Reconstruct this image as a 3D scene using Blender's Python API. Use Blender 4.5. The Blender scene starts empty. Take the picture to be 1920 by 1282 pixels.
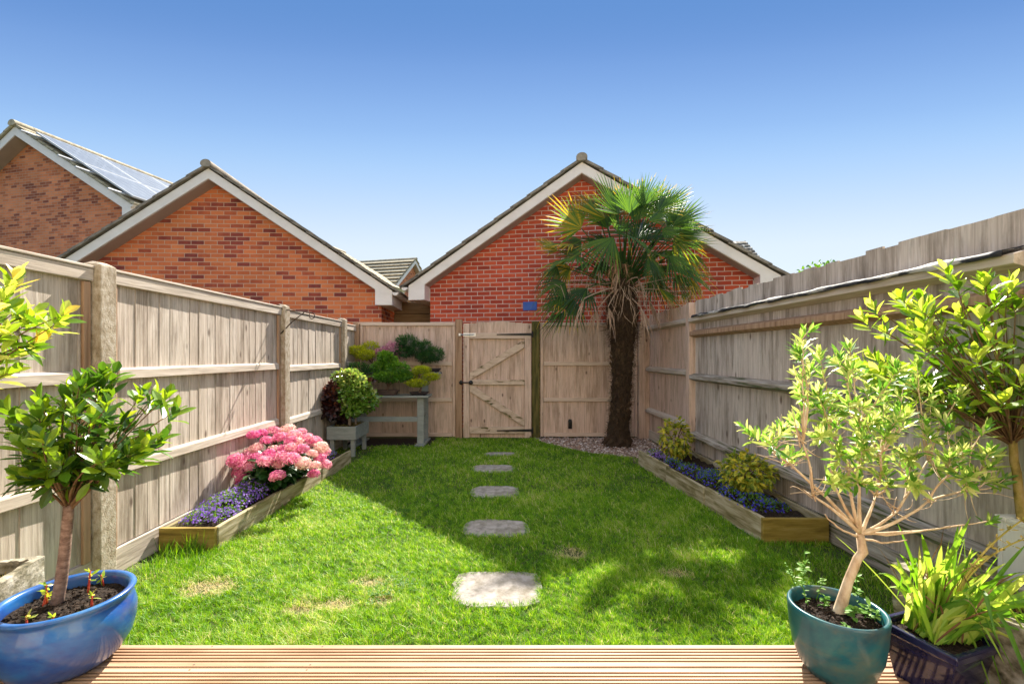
import bpy, math, random
import numpy as np
from mathutils import Vector, Matrix

# ------------------------------------------------------------------ camera, sky, sun, exposure
SC = bpy.context.scene
COL = SC.collection
EYE = 1.28
cam_d = bpy.data.cameras.new('camera'); cam = bpy.data.objects.new('camera', cam_d); COL.objects.link(cam)
cam_d.sensor_width = 36.0; cam_d.lens = 16.0; cam_d.shift_x = 17/1920; cam_d.shift_y = 25/1920
cam_d.clip_start = 0.05; cam_d.clip_end = 2000
cam.location = (0, 0, EYE); cam.rotation_euler = (math.radians(90), 0, 0)
SC.camera = cam

SUN_A, SUN_B = 0.25, 1.07                      # metres a shadow runs left / towards the house per metre of height
SUN_AZ = math.atan2(SUN_A, SUN_B); SUN_EL = math.atan(1/math.hypot(SUN_A, SUN_B))
w = bpy.data.worlds.new('World'); SC.world = w; w.use_nodes = True
nt = w.node_tree; nt.nodes.clear()
sky = nt.nodes.new('ShaderNodeTexSky'); sky.sky_type = 'NISHITA'; sky.sun_disc = False
sky.sun_elevation = SUN_EL; sky.sun_rotation = SUN_AZ
sky.air_density = 1.0; sky.dust_density = 0.0; sky.ozone_density = 2.0; sky.altitude = 0
bg = nt.nodes.new('ShaderNodeBackground'); bg.inputs['Strength'].default_value = 0.12
wo = nt.nodes.new('ShaderNodeOutputWorld')
# clear-day sky: the sky texture evened out with a deep-blue-to-pale elevation gradient (light source only, no surface)
tcw = nt.nodes.new('ShaderNodeTexCoord'); spw = nt.nodes.new('ShaderNodeSeparateXYZ'); nt.links.new(tcw.outputs['Generated'], spw.inputs[0])
cbw = nt.nodes.new('ShaderNodeCombineXYZ'); hx = nt.nodes.new('ShaderNodeMath'); hx.operation = 'MULTIPLY'; hx.inputs[1].default_value = .5   # deeper blue away from the sun's azimuth
nt.links.new(spw.outputs[0], hx.inputs[0]); nt.links.new(hx.outputs[0], cbw.inputs[0]); nt.links.new(spw.outputs[1], cbw.inputs[1]); nt.links.new(spw.outputs[2], cbw.inputs[2])
nmw = nt.nodes.new('ShaderNodeVectorMath'); nmw.operation = 'NORMALIZE'; nt.links.new(cbw.outputs[0], nmw.inputs[0]); sp2 = nt.nodes.new('ShaderNodeSeparateXYZ'); nt.links.new(nmw.outputs[0], sp2.inputs[0])
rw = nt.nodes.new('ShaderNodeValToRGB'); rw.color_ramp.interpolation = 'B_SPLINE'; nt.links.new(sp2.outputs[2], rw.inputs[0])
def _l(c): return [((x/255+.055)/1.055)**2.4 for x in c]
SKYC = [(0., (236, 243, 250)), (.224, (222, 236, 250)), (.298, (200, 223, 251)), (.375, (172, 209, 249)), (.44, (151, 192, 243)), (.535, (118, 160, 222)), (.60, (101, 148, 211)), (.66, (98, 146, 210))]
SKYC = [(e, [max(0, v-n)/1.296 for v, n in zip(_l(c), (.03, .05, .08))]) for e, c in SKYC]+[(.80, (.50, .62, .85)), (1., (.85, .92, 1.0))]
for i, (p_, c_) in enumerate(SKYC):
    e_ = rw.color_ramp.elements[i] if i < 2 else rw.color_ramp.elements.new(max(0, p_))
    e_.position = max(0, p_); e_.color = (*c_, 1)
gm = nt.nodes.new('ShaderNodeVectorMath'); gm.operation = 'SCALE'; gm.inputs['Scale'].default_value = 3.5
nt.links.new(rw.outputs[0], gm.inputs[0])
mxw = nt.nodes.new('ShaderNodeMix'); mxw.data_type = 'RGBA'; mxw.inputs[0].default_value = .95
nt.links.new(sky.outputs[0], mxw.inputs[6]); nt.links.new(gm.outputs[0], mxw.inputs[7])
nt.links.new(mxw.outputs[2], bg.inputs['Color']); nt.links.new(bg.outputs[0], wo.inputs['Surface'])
sd = bpy.data.lights.new('sun', 'SUN'); sd.energy = 4.6; sd.angle = math.radians(0.6); sd.color = (1.0, 0.93, 0.82)
sun = bpy.data.objects.new('sun', sd); COL.objects.link(sun)
sdir = Vector((SUN_A, SUN_B, 1)).normalized()
sun.rotation_euler = sdir.to_track_quat('Z', 'Y').to_euler(); sun.location = (2, 6, 9)
SC.view_settings.view_transform = 'Standard'; SC.view_settings.look = 'None'
SC.view_settings.exposure = 1.7; SC.view_settings.gamma = 1
SC.cycles.max_bounces = 8; SC.cycles.diffuse_bounces = 4; SC.cycles.transparent_max_bounces = 8
SC.cycles.caustics_reflective = False; SC.cycles.caustics_refractive = False
try: SC.cycles.use_denoising = True
except Exception: pass

rng = np.random.default_rng(7); random.seed(7)
U = rng.uniform

def P(px, py, Y):
    """photo pixel + distance -> world point (used to read positions off the photograph)"""
    return np.array([(px-943)/853*Y, Y, EYE+(666-py)/853*Y])

# ------------------------------------------------------------------ materials
def srgb(c):
    return tuple(((x/255)/12.92 if x/255 <= .04045 else ((x/255+.055)/1.055)**2.4) for x in c)
MATS = {}
def pmat(name, cols, scale=(6, 6, 6), detail=6, rough=.75, bump=.15, bscale=None, ra=0., spec=.25, transl=0.,
         metallic=0., coat=0., lo=.3, hi=.7, distort=0., bdist=.01, obj_rand=0., tcol=None, stain=None, knots=None):
    if name in MATS: return MATS[name]
    m = bpy.data.materials.new(name); m.use_nodes = True; t = m.node_tree; N = t.nodes; L = t.links; N.clear()
    out = N.new('ShaderNodeOutputMaterial'); b = N.new('ShaderNodeBsdfPrincipled')
    tc = N.new('ShaderNodeTexCoord'); mp = N.new('ShaderNodeMapping'); mp.inputs['Scale'].default_value = scale
    L.new(tc.outputs['Object'], mp.inputs['Vector'])
    at = N.new('ShaderNodeAttribute'); at.attribute_name = 'rnd'
    # shift the grain per board / leaf
    ad = N.new('ShaderNodeVectorMath'); ad.operation = 'ADD'
    mu = N.new('ShaderNodeMath'); mu.operation = 'MULTIPLY'; mu.inputs[1].default_value = 37.
    L.new(at.outputs['Fac'], mu.inputs[0]); L.new(mp.outputs[0], ad.inputs[0]); L.new(mu.outputs[0], ad.inputs[1])
    nz = N.new('ShaderNodeTexNoise'); nz.inputs['Scale'].default_value = 1.; nz.inputs['Detail'].default_value = detail
    nz.inputs['Roughness'].default_value = .62; nz.inputs['Distortion'].default_value = distort
    L.new(ad.outputs[0], nz.inputs['Vector'])
    mr = N.new('ShaderNodeMapRange'); mr.inputs['From Min'].default_value = lo; mr.inputs['From Max'].default_value = hi
    L.new(nz.outputs['Fac'], mr.inputs['Value'])
    f = mr.outputs[0]
    for amt, src in ((ra, at.outputs['Fac']), (obj_rand, None)):
        if amt > 0:
            if src is None:
                oi = N.new('ShaderNodeObjectInfo'); src = oi.outputs['Random']
            mx = N.new('ShaderNodeMix'); mx.data_type = 'FLOAT'; mx.inputs[0].default_value = amt
            L.new(f, mx.inputs[2]); L.new(src, mx.inputs[3]); f = mx.outputs[0]
    rp = N.new('ShaderNodeValToRGB'); els = rp.color_ramp.elements
    n = len(cols)
    for i, c in enumerate(cols):
        if isinstance(c[0], (tuple, list)): pos, c = c[1], c[0]
        else: pos = i/(n-1) if n > 1 else 0
        e = els[i] if i < 2 and i < len(els) else els.new(pos)
        e.position = pos; e.color = (*c, 1)
    L.new(f, rp.inputs[0]); colout = rp.outputs[0]
    if stain:
        scol, samt, ssc = stain[:3]
        mp3 = N.new('ShaderNodeMapping'); mp3.inputs['Scale'].default_value = ssc; L.new(tc.outputs['Object'], mp3.inputs['Vector'])
        n3 = N.new('ShaderNodeTexNoise'); n3.inputs['Scale'].default_value = 1.; n3.inputs['Detail'].default_value = 9; n3.inputs['Roughness'].default_value = .7; L.new(mp3.outputs[0], n3.inputs['Vector'])
        m3 = N.new('ShaderNodeMapRange'); m3.inputs['From Min'].default_value = .46; m3.inputs['From Max'].default_value = .66; m3.inputs['To Max'].default_value = samt; L.new(n3.outputs['Fac'], m3.inputs['Value'])
        x3 = N.new('ShaderNodeMix'); x3.data_type = 'RGBA'; L.new(m3.outputs[0], x3.inputs[0]); L.new(colout, x3.inputs[6]); x3.inputs[7].default_value = (*scol, 1); colout = x3.outputs[2]
    if knots:
        mp4 = N.new('ShaderNodeMapping'); mp4.inputs['Scale'].default_value = knots; L.new(tc.outputs['Object'], mp4.inputs['Vector'])
        vr = N.new('ShaderNodeTexVoronoi'); vr.inputs['Scale'].default_value = 1.; L.new(mp4.outputs[0], vr.inputs['Vector'])
        m4 = N.new('ShaderNodeMapRange'); m4.inputs['From Min'].default_value = .05; m4.inputs['From Max'].default_value = .13; m4.inputs['To Min'].default_value = .8; m4.inputs['To Max'].default_value = 0.; L.new(vr.outputs['Distance'], m4.inputs['Value'])
        x4 = N.new('ShaderNodeMix'); x4.data_type = 'RGBA'; L.new(m4.outputs[0], x4.inputs[0]); L.new(colout, x4.inputs[6]); x4.inputs[7].default_value = (.1, .065, .045, 1); colout = x4.outputs[2]
    L.new(colout, b.inputs['Base Color'])
    b.inputs['Roughness'].default_value = rough; b.inputs['Metallic'].default_value = metallic
    b.inputs['Specular IOR Level'].default_value = spec
    b.inputs['Coat Weight'].default_value = coat; b.inputs['Coat Roughness'].default_value = .06
    if bump > 0:
        src = nz
        if bscale is not None:
            mp2 = N.new('ShaderNodeMapping'); mp2.inputs['Scale'].default_value = bscale
            L.new(tc.outputs['Object'], mp2.inputs['Vector'])
            src = N.new('ShaderNodeTexNoise'); src.inputs['Scale'].default_value = 1.; src.inputs['Detail'].default_value = 5
            L.new(mp2.outputs[0], src.inputs['Vector'])
        bp = N.new('ShaderNodeBump'); bp.inputs['Strength'].default_value = bump; bp.inputs['Distance'].default_value = bdist
        L.new(src.outputs['Fac'], bp.inputs['Height']); L.new(bp.outputs[0], b.inputs['Normal'])
    last = b.outputs[0]
    if transl > 0:
        tr = N.new('ShaderNodeBsdfTranslucent')
        if tcol: tr.inputs['Color'].default_value = (*tcol, 1)
        else:
            hs = N.new('ShaderNodeHueSaturation'); hs.inputs['Value'].default_value = 2.0; hs.inputs['Saturation'].default_value = 1.05
            hs.inputs['Hue'].default_value = .485
            L.new(rp.outputs[0], hs.inputs['Color']); L.new(hs.outputs[0], tr.inputs['Color'])
        ms = N.new('ShaderNodeMixShader'); ms.inputs[0].default_value = transl
        L.new(last, ms.inputs[1]); L.new(tr.outputs[0], ms.inputs[2]); last = ms.outputs[0]
    L.new(last, out.inputs['Surface'])
    MATS[name] = m
    return m

def brickmat(name, cols, mortar, msize=.01):
    m = bpy.data.materials.new(name); m.use_nodes = True; t = m.node_tree; N = t.nodes; L = t.links; N.clear()
    out = N.new('ShaderNodeOutputMaterial'); b = N.new('ShaderNodeBsdfPrincipled')
    tc = N.new('ShaderNodeTexCoord'); sp = N.new('ShaderNodeSeparateXYZ'); cb = N.new('ShaderNodeCombineXYZ')
    L.new(tc.outputs['Object'], sp.inputs[0])
    sm = N.new('ShaderNodeMath'); sm.operation = 'ADD'
    L.new(sp.outputs[0], sm.inputs[0]); L.new(sp.outputs[1], sm.inputs[1])     # corner turns onto the side wall
    L.new(sm.outputs[0], cb.inputs[0]); L.new(sp.outputs[2], cb.inputs[1])
    nz0 = N.new('ShaderNodeTexNoise'); nz0.inputs['Scale'].default_value = 9; nz0.inputs['Detail'].default_value = 3
    L.new(tc.outputs['Object'], nz0.inputs['Vector'])
    v0 = N.new('ShaderNodeVectorMath'); v0.operation = 'SCALE'; v0.inputs['Scale'].default_value = .006
    L.new(nz0.outputs['Color'], v0.inputs[0])
    va = N.new('ShaderNodeVectorMath'); va.operation = 'ADD'; L.new(cb.outputs[0], va.inputs[0]); L.new(v0.outputs[0], va.inputs[1])
    br = N.new('ShaderNodeTexBrick'); br.inputs['Scale'].default_value = 1
    br.inputs['Brick Width'].default_value = .225; br.inputs['Row Height'].default_value = .075
    br.inputs['Mortar Size'].default_value = msize/2+.001; br.inputs['Mortar Smooth'].default_value = .25; br.inputs['Bias'].default_value = 0
    br.inputs['Color1'].default_value = (0, 0, 0, 1); br.inputs['Color2'].default_value = (1, 1, 1, 1); br.inputs['Mortar'].default_value = (.5, .5, .5, 1)
    br.offset = .5; L.new(va.outputs[0], br.inputs['Vector'])
    rp = N.new('ShaderNodeValToRGB'); els = rp.color_ramp.elements
    for i, (c, pos) in enumerate(cols):
        e = els[i] if i < 2 else els.new(pos)
        e.position = pos; e.color = (*c, 1)
    nz = N.new('ShaderNodeTexNoise'); nz.inputs['Scale'].default_value = 8; nz.inputs['Detail'].default_value = 6
    L.new(cb.outputs[0], nz.inputs['Vector'])
    mx = N.new('ShaderNodeMix'); mx.data_type = 'FLOAT'; mx.inputs[0].default_value = .28
    L.new(br.outputs['Color'], mx.inputs[2]); L.new(nz.outputs['Fac'], mx.inputs[3]); L.new(mx.outputs[0], rp.inputs[0])
    nb = N.new('ShaderNodeTexNoise'); nb.inputs['Scale'].default_value = .9; nb.inputs['Detail'].default_value = 5
    L.new(cb.outputs[0], nb.inputs['Vector'])
    hv = N.new('ShaderNodeHueSaturation'); L.new(rp.outputs[0], hv.inputs['Color'])
    mr = N.new('ShaderNodeMapRange'); mr.inputs['From Min'].default_value = .3; mr.inputs['From Max'].default_value = .7
    mr.inputs['To Min'].default_value = .8; mr.inputs['To Max'].default_value = 1.2
    L.new(nb.outputs['Fac'], mr.inputs['Value']); L.new(mr.outputs[0], hv.inputs['Value'])
    mm = N.new('ShaderNodeMix'); mm.data_type = 'RGBA'
    L.new(br.outputs['Fac'], mm.inputs[0]); L.new(hv.outputs[0], mm.inputs[6]); mm.inputs[7].default_value = (*mortar, 1)
    L.new(mm.outputs[2], b.inputs['Base Color']); b.inputs['Roughness'].default_value = .85; b.inputs['Specular IOR Level'].default_value = .15
    iv = N.new('ShaderNodeMath'); iv.operation = 'MULTIPLY_ADD'; iv.inputs[1].default_value = -1.; L.new(br.outputs['Fac'], iv.inputs[0])
    nz2 = N.new('ShaderNodeTexNoise'); nz2.inputs['Scale'].default_value = 60; L.new(cb.outputs[0], nz2.inputs['Vector']); L.new(nz2.outputs['Fac'], iv.inputs[2])
    bp = N.new('ShaderNodeBump'); bp.inputs['Strength'].default_value = .6; bp.inputs['Distance'].default_value = .008
    L.new(iv.outputs[0], bp.inputs['Height']); L.new(bp.outputs[0], b.inputs['Normal'])
    L.new(b.outputs[0], out.inputs['Surface'])
    return m

# ------------------------------------------------------------------ mesh builder
class G:
    def __init__(s): s.v = []; s.f = []; s.n = 0
    def add(s, V, F, r=.5):
        """V (n,3); F list of (m,k) int arrays; r scalar or list of per-face arrays"""
        V = np.asarray(V, float).reshape(-1, 3)
        if not isinstance(F, list): F = [F]
        for i, a in enumerate(F):
            a = np.asarray(a, int); a = a.reshape(-1, a.shape[-1])
            rr = r[i] if isinstance(r, list) else r
            s.f.append((a+s.n, np.broadcast_to(np.asarray(rr, float), (len(a),)).copy()))
        s.v.append(V); s.n += len(V)
    def obj(s, name, mat, parent=None, smooth=False, bevel=0, label=None):
        me = bpy.data.meshes.new(name)
        V = np.concatenate(s.v); me.vertices.add(len(V)); me.vertices.foreach_set('co', V.astype(np.float32).ravel())
        tot = np.concatenate([np.full(len(a), a.shape[1]) for a, _ in s.f]); idx = np.concatenate([a.ravel() for a, _ in s.f])
        me.loops.add(len(idx)); me.loops.foreach_set('vertex_index', idx.astype(np.int32))
        me.polygons.add(len(tot)); st = np.concatenate([[0], np.cumsum(tot)[:-1]])
        me.polygons.foreach_set('loop_start', st.astype(np.int32)); me.polygons.foreach_set('loop_total', tot.astype(np.int32))
        me.update(calc_edges=True)
        me.polygons.foreach_set('use_smooth', np.full(len(tot), bool(smooth)))
        a = me.attributes.new('rnd', 'FLOAT', 'FACE'); a.data.foreach_set('value', np.concatenate([r for _, r in s.f]).astype(np.float32))
        me.materials.append(mat)
        o = bpy.data.objects.new(name, me); COL.objects.link(o)
        if parent is not None: o.parent = parent
        if bevel:
            b = o.modifiers.new('bevel', 'BEVEL'); b.width = bevel; b.segments = 2; b.limit_method = 'ANGLE'
        if label: o['label'] = label
        return o
BQ = np.array([[0, 3, 2, 1], [4, 5, 6, 7], [0, 1, 5, 4], [1, 2, 6, 5], [2, 3, 7, 6], [3, 0, 4, 7]])
def box(g, x0, x1, y0, y1, z0, z1, r=.5, M=None):
    V = np.array([[x0, y0, z0], [x1, y0, z0], [x1, y1, z0], [x0, y1, z0], [x0, y0, z1], [x1, y0, z1], [x1, y1, z1], [x0, y1, z1]], float)
    if M is not None: V = V@np.array(M.to_3x3()).T + np.array(M.translation)
    g.add(V, BQ, r)
def hexa(g, b, t, r=.5):
    """b, t: four bottom / four top corners in the same order"""
    g.add(np.array(list(b)+list(t), float), BQ, r)
def prism(g, poly, d, r=.5):
    """poly (n,3) planar outline, extruded by vector d"""
    p = np.asarray(poly, float); n = len(p); d = np.asarray(d, float)
    q = [[i, (i+1) % n, n+(i+1) % n, n+i] for i in range(n)]
    g.add(np.vstack([p, p+d]), [np.array(q), np.array([list(range(n))[::-1]]), np.array([list(range(n, 2*n))])], r)
def beam(g, a, b, wd, th, up=(0, 0, 1), r=.5):
    """bar from a to b, wd across, th along up"""
    a = np.array(a, float); b = np.array(b, float); d = b-a; d /= np.linalg.norm(d)
    s = np.cross(d, up); s /= np.linalg.norm(s); u = np.cross(s, d)
    c = [(-s*wd-u*th)/2, (s*wd-u*th)/2, (s*wd+u*th)/2, (-s*wd+u*th)/2]
    hexa(g, [a+k for k in c], [b+k for k in c], r)
def tube(g, pts, rad, k=8, r=.5, cap=True):
    p = np.asarray(pts, float); n = len(p); rad = np.broadcast_to(np.asarray(rad, float), (n,))
    t = np.gradient(p, axis=0); t /= np.linalg.norm(t, axis=1)[:, None]+1e-9
    ref = np.array([0, 0, 1.]) if abs(t[0][2]) < .9 else np.array([1., 0, 0])
    u = np.cross(t, ref); u /= np.linalg.norm(u, axis=1)[:, None]+1e-9; v = np.cross(t, u)
    an = np.linspace(0, 2*np.pi, k, endpoint=False)
    V = p[:, None]+rad[:, None, None]*(np.cos(an)[None, :, None]*u[:, None]+np.sin(an)[None, :, None]*v[:, None])
    i = np.arange(n-1)[:, None]*k; j = np.arange(k)[None]; jn = (j+1) % k
    Q = np.stack([i+j, i+jn, i+k+jn, i+k+j], -1).reshape(-1, 4)
    F = [Q]
    if cap: F += [np.array([list(range(k))[::-1]]), np.array([list(range((n-1)*k, n*k))])]
    g.add(V.reshape(-1, 3), F, r)
def lathe(g, prof, c=(0, 0, 0), k=48, r=.5, close=False):
    p = np.array(prof, float); n = len(p); an = np.linspace(0, 2*np.pi, k, endpoint=False)
    V = np.stack([p[:, 0, None]*np.cos(an)+c[0], p[:, 0, None]*np.sin(an)+c[1], np.repeat(p[:, 1, None], k, 1)+c[2]], -1)
    i = np.arange(n-1)[:, None]*k; j = np.arange(k)[None]; jn = (j+1) % k
    g.add(V.reshape(-1, 3), np.stack([i+j, i+jn, i+k+jn, i+k+j], -1).reshape(-1, 4), r)
def nrm(a): return a/(np.linalg.norm(a, axis=-1, keepdims=True)+1e-9)
def leaves(g, Pn, D, Nn, Ln, W, r, curl=.15, fold=.25, st=((.25, .75), (.55, 1.), (.8, .65))):
    """batch of pointed leaves: base points, directions, rough up normals, lengths, widths"""
    Pn = np.atleast_2d(Pn); n = len(Pn); D = nrm(np.broadcast_to(D, (n, 3)).astype(float)); Nn = np.broadcast_to(Nn, (n, 3)).astype(float)
    S = nrm(np.cross(D, Nn)); Nn = np.cross(S, D); Ln = np.broadcast_to(Ln, (n,)); W = np.broadcast_to(W, (n,)); r = np.broadcast_to(r, (n,)); curl = np.broadcast_to(curl, (n,))
    rows = [Pn]
    for u, ww in st:
        c = Pn+D*(Ln*u)[:, None]-Nn*(Ln*curl*u*u)[:, None]; h = (W*ww/2)[:, None]
        rows += [c-S*h+Nn*h*fold, c, c+S*h+Nn*h*fold]
    rows.append(Pn+D*Ln[:, None]-Nn*(Ln*curl)[:, None])
    m = len(rows); V = np.stack(rows, 1).reshape(-1, 3); k = len(st)
    T = [[0, 2, 1], [0, 3, 2], [m-1, m-4, m-3], [m-1, m-3, m-2]]; Q = []
    for i in range(k-1):
        a = 1+3*i; Q += [[a, a+1, a+4, a+3], [a+1, a+2, a+5, a+4]]
    off = (np.arange(n)*m)[:, None, None]
    T = (np.array(T)[None]+off).reshape(-1, 3); F = [T]; R = [np.repeat(r, 4)]
    if Q: F.append((np.array(Q)[None]+off).reshape(-1, 4)); R.append(np.repeat(r, len(Q)))
    g.add(V, F, R)
def quads(g, C, D, S, r):
    """batch of flat quads at C with half axes D and S"""
    n = len(C); V = np.stack([C-D-S, C+D-S, C+D+S, C-D+S], 1).reshape(-1, 3)
    g.add(V, np.arange(4*n).reshape(-1, 4), r)
def rdir(n):
    v = rng.normal(size=(n, 3)); return nrm(v)
def bez(a, b, c, n=7):
    t = np.linspace(0, 1, n)[:, None]; a, b, c = map(np.asarray, (a, b, c))
    return (1-t)**2*a+2*t*(1-t)*b+t*t*c

def tag(o, label, cat, group=None):
    o['label'] = label; o['category'] = cat
    if group: o['group'] = group
    return o
def thing(name, label, cat, loc=(0, 0, 0), rz=0, group=None):
    o = bpy.data.objects.new(name, None); COL.objects.link(o); o.location = loc; o.rotation_euler = (0, 0, rz); o.empty_display_size = .1
    return tag(o, label, cat, group)
def struct(o, kind='structure'): o['kind'] = kind; return o

# palette
M_WOOD = pmat('fence_wood', [(.32, .25, .195), (.55, .465, .385), (.72, .65, .57)], scale=(75, 75, 2.6), detail=9, rough=.85, bump=.35, ra=.3, stain=((.19, .145, .105), .85, (11, 11, 1.5)), knots=(7, 7, 3.2), bdist=.006, distort=.4)
M_WOODB = pmat('back_fence_wood', [(.40, .27, .20), (.65, .475, .375), (.76, .60, .49)], scale=(70, 70, 2.6), detail=9, rough=.85, bump=.3, ra=.22, stain=((.26, .18, .12), .6, (12, 12, 2.0)), knots=(7, 7, 3.6), bdist=.005, distort=.3)
M_WOODG = pmat('grey_fence_wood', [(.28, .23, .19), (.53, .455, .39), (.70, .63, .56)], scale=(70, 70, 2.4), detail=9, rough=.88, bump=.4, ra=.3, stain=((.18, .145, .11), .85, (10, 10, 1.3)), knots=(6, 6, 2.8), bdist=.006, distort=.5)
M_RAIL = pmat('rail_wood', [(.26, .21, .16), (.52, .44, .36), (.68, .61, .53)], scale=(50, 3, 50), detail=8, rough=.85, bump=.4, ra=.3, bdist=.006, distort=.4)
M_RAILX = pmat('rail_wood_across', [(.34, .25, .18), (.60, .46, .36), (.70, .57, .46)], scale=(3, 50, 50), detail=8, rough=.85, bump=.35, ra=.3, bdist=.005, distort=.4)
M_RAILM = pmat('mossy_rail_wood', [((.05, .065, .02), 0), ((.10, .11, .05), .28), ((.26, .22, .18), .42), ((.36, .32, .27), .7), ((.5, .46, .41), 1)], scale=(30, 2.2, 30), detail=8, rough=.9, bump=.5, bdist=.01, distort=.6, lo=.32, hi=.66)
M_GATEM = pmat('mossy_gate_wood', [((.06, .06, .02), 0), ((.17, .14, .06), .25), ((.52, .39, .29), .42), ((.66, .52, .4), 1)], scale=(5, 40, 14), detail=8, rough=.9, bump=.4, distort=.5, lo=.32, hi=.6)
M_POSTB = pmat('brown_post_wood', [(.22, .13, .075), (.38, .24, .15), (.46, .31, .2)], scale=(30, 30, 2), rough=.85, bump=.3)
M_POSTG = pmat('green_stained_post_wood', [(.035, .035, .012), (.10, .09, .025), (.2, .15, .05)], scale=(25, 25, 3), rough=.85, bump=.3)
M_CONC = pmat('concrete', [(.24, .19, .12), (.44, .37, .28), (.56, .5, .42)], scale=(40, 40, 26), rough=.92, bump=.5, bscale=(160, 160, 110), bdist=.006, stain=((.2, .15, .09), .6, (9, 9, 3)), spec=.15)
M_STONE = pmat('trough_stone', [(.05, .048, .03), (.17, .15, .10), (.30, .27, .21), (.42, .39, .32)], scale=(16, 16, 22), detail=9, rough=.92, bump=.8, bdist=.015, lo=.34, hi=.66)
M_SLAB = pmat('slab_stone', [(.16, .145, .125), (.31, .28, .25), (.40, .37, .34)], scale=(16, 16, 16), detail=9, rough=.92, bump=.7, bdist=.006, bscale=(45, 45, 45), stain=((.13, .11, .07), .7, (9, 9, 9)))
M_BEDW = pmat('bed_timber', [((.09, .08, .03), 0), ((.24, .2, .1), .35), ((.42, .36, .24), .7), ((.5, .44, .33), 1)], scale=(14, 3, 26), rough=.88, bump=.35, distort=.4)
M_BEDF = pmat('dark_yellow_timber', [(.12, .08, .015), (.27, .19, .04), (.36, .27, .09)], scale=(3, 14, 22), rough=.85, bump=.3, distort=.4)  # bed end boards: darker and yellower than the side boards
M_GREYP = pmat('grey_painted_wood', [(.22, .24, .225), (.31, .335, .315)], scale=(8, 30, 30), rough=.75, bump=.15)
M_UPVC = pmat('white_trim', [(.84, .76, .70), (.92, .85, .79)], scale=(1.5, 1.5, 3), detail=5, rough=.5, bump=.03, spec=.4, stain=((.55, .5, .44), .22, (3, 3, 5)))
M_SOFF = pmat('soffit_board', [(.40, .33, .3), (.48, .4, .37)], scale=(2, 2, 2), rough=.7, bump=.05)
M_TILE = pmat('roof_tile', [(.10, .085, .07), (.24, .205, .165), (.38, .33, .26)], scale=(7, 7, 7), detail=8, rough=.92, bump=.6, ra=.35, lo=.32, hi=.68)
M_TILEY = pmat('lichened_roof_tile', [(.13, .11, .07), (.42, .36, .25), (.6, .52, .36)], scale=(7, 7, 7), detail=8, rough=.92, bump=.5, ra=.3)
M_SOIL = pmat('soil', [(.008, .006, .005), (.03, .02, .014), (.075, .05, .035)], scale=(60, 60, 60), detail=6, rough=.97, bump=1., bdist=.02)
M_BLACK = pmat('black_iron', [(.006, .006, .006), (.02, .018, .016)], rough=.5, bump=.1, spec=.4)
M_RUST = pmat('rusty_iron', [(.03, .018, .012), (.09, .045, .025)], scale=(40, 40, 40), rough=.8, bump=.2)
M_ZINC = pmat('zinc', [(.4, .4, .4), (.6, .6, .6)], rough=.35, metallic=.8, bump=.02)
M_SOLAR = pmat('solar_glass', [(.115, .14, .18), (.165, .195, .24)], scale=(2, 2, 2), rough=.45, spec=.4, coat=.15, bump=0, ra=.6)
M_ALU = pmat('aluminium', [(.4, .42, .45), (.48, .5, .53)], rough=.5, metallic=0, bump=0)
M_DARK = pmat('dark_underlay', [(.012, .013, .018), (.03, .03, .04)], rough=.8, bump=0)
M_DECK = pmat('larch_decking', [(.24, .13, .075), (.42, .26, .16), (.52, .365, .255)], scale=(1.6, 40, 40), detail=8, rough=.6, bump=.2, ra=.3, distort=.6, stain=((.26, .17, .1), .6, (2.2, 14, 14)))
M_BARK = pmat('grey_brown_bark', [(.09, .055, .04), (.2, .13, .1), (.32, .23, .18)], scale=(40, 40, 70), rough=.85, bump=.5, bdist=.004)
M_BARKP = pmat('pale_olive_bark', [(.38, .25, .15), (.58, .43, .28), (.70, .58, .42)], scale=(30, 30, 18), rough=.75, bump=.3, bdist=.003)
M_TWIG = pmat('twig_bark', [(.08, .05, .025), (.17, .10, .05), (.2, .16, .07)], scale=(20, 20, 20), rough=.75, bump=.1)
M_PFIB = pmat('palm_fibre', [(.018, .012, .008), (.06, .038, .022), (.16, .10, .055)], scale=(30, 30, 18), rough=.95, bump=.9, ra=.5, bdist=.02)
M_PALM = pmat('palm_frond_green', [((.010, .028, .016), 0), ((.025, .07, .022), .3), ((.085, .18, .02), .64), ((.5, .38, .03), .85), ((.6, .36, .05), 1)], scale=(3, 3, 3), ra=.8, rough=.5, spec=.3, transl=.42, bump=0)
M_PDEAD = pmat('dead_palm_frond', [(.16, .10, .06), (.42, .29, .2), (.66, .52, .4)], scale=(20, 20, 20), ra=.6, rough=.8, transl=.12, bump=0)
M_BAY = pmat('bay_leaf', [(.018, .06, .008), (.06, .15, .012), (.19, .31, .02), (.42, .46, .05)], scale=(9, 9, 9), ra=.85, rough=.33, spec=.5, transl=.36, bump=0)
M_BAYY = pmat('yellow_green_bay_leaf', [((.035, .10, .008), 0), ((.13, .25, .015), .28), ((.30, .42, .04), .55), ((.55, .56, .12), .82), ((.7, .42, .05), 1)], scale=(9, 9, 9), ra=.88, rough=.33, spec=.5, transl=.45, bump=0)
M_OLV = pmat('variegated_olive_leaf', [(.03, .13, .015), (.12, .28, .03), (.42, .50, .13), (.66, .66, .30)], scale=(30, 30, 30), ra=.75, rough=.4, spec=.45, transl=.38, bump=0)
M_IRIS = pmat('sword_leaf', [(.03, .12, .012), (.12, .28, .02), (.34, .46, .07), (.6, .55, .16)], scale=(12, 12, 3), ra=.7, rough=.4, spec=.4, transl=.42, bump=0)
M_DRY = pmat('dry_leaf', [(.05, .03, .015), (.16, .09, .04), (.3, .2, .1)], scale=(20, 20, 20), ra=.5, rough=.85, transl=.1, bump=0)
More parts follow.
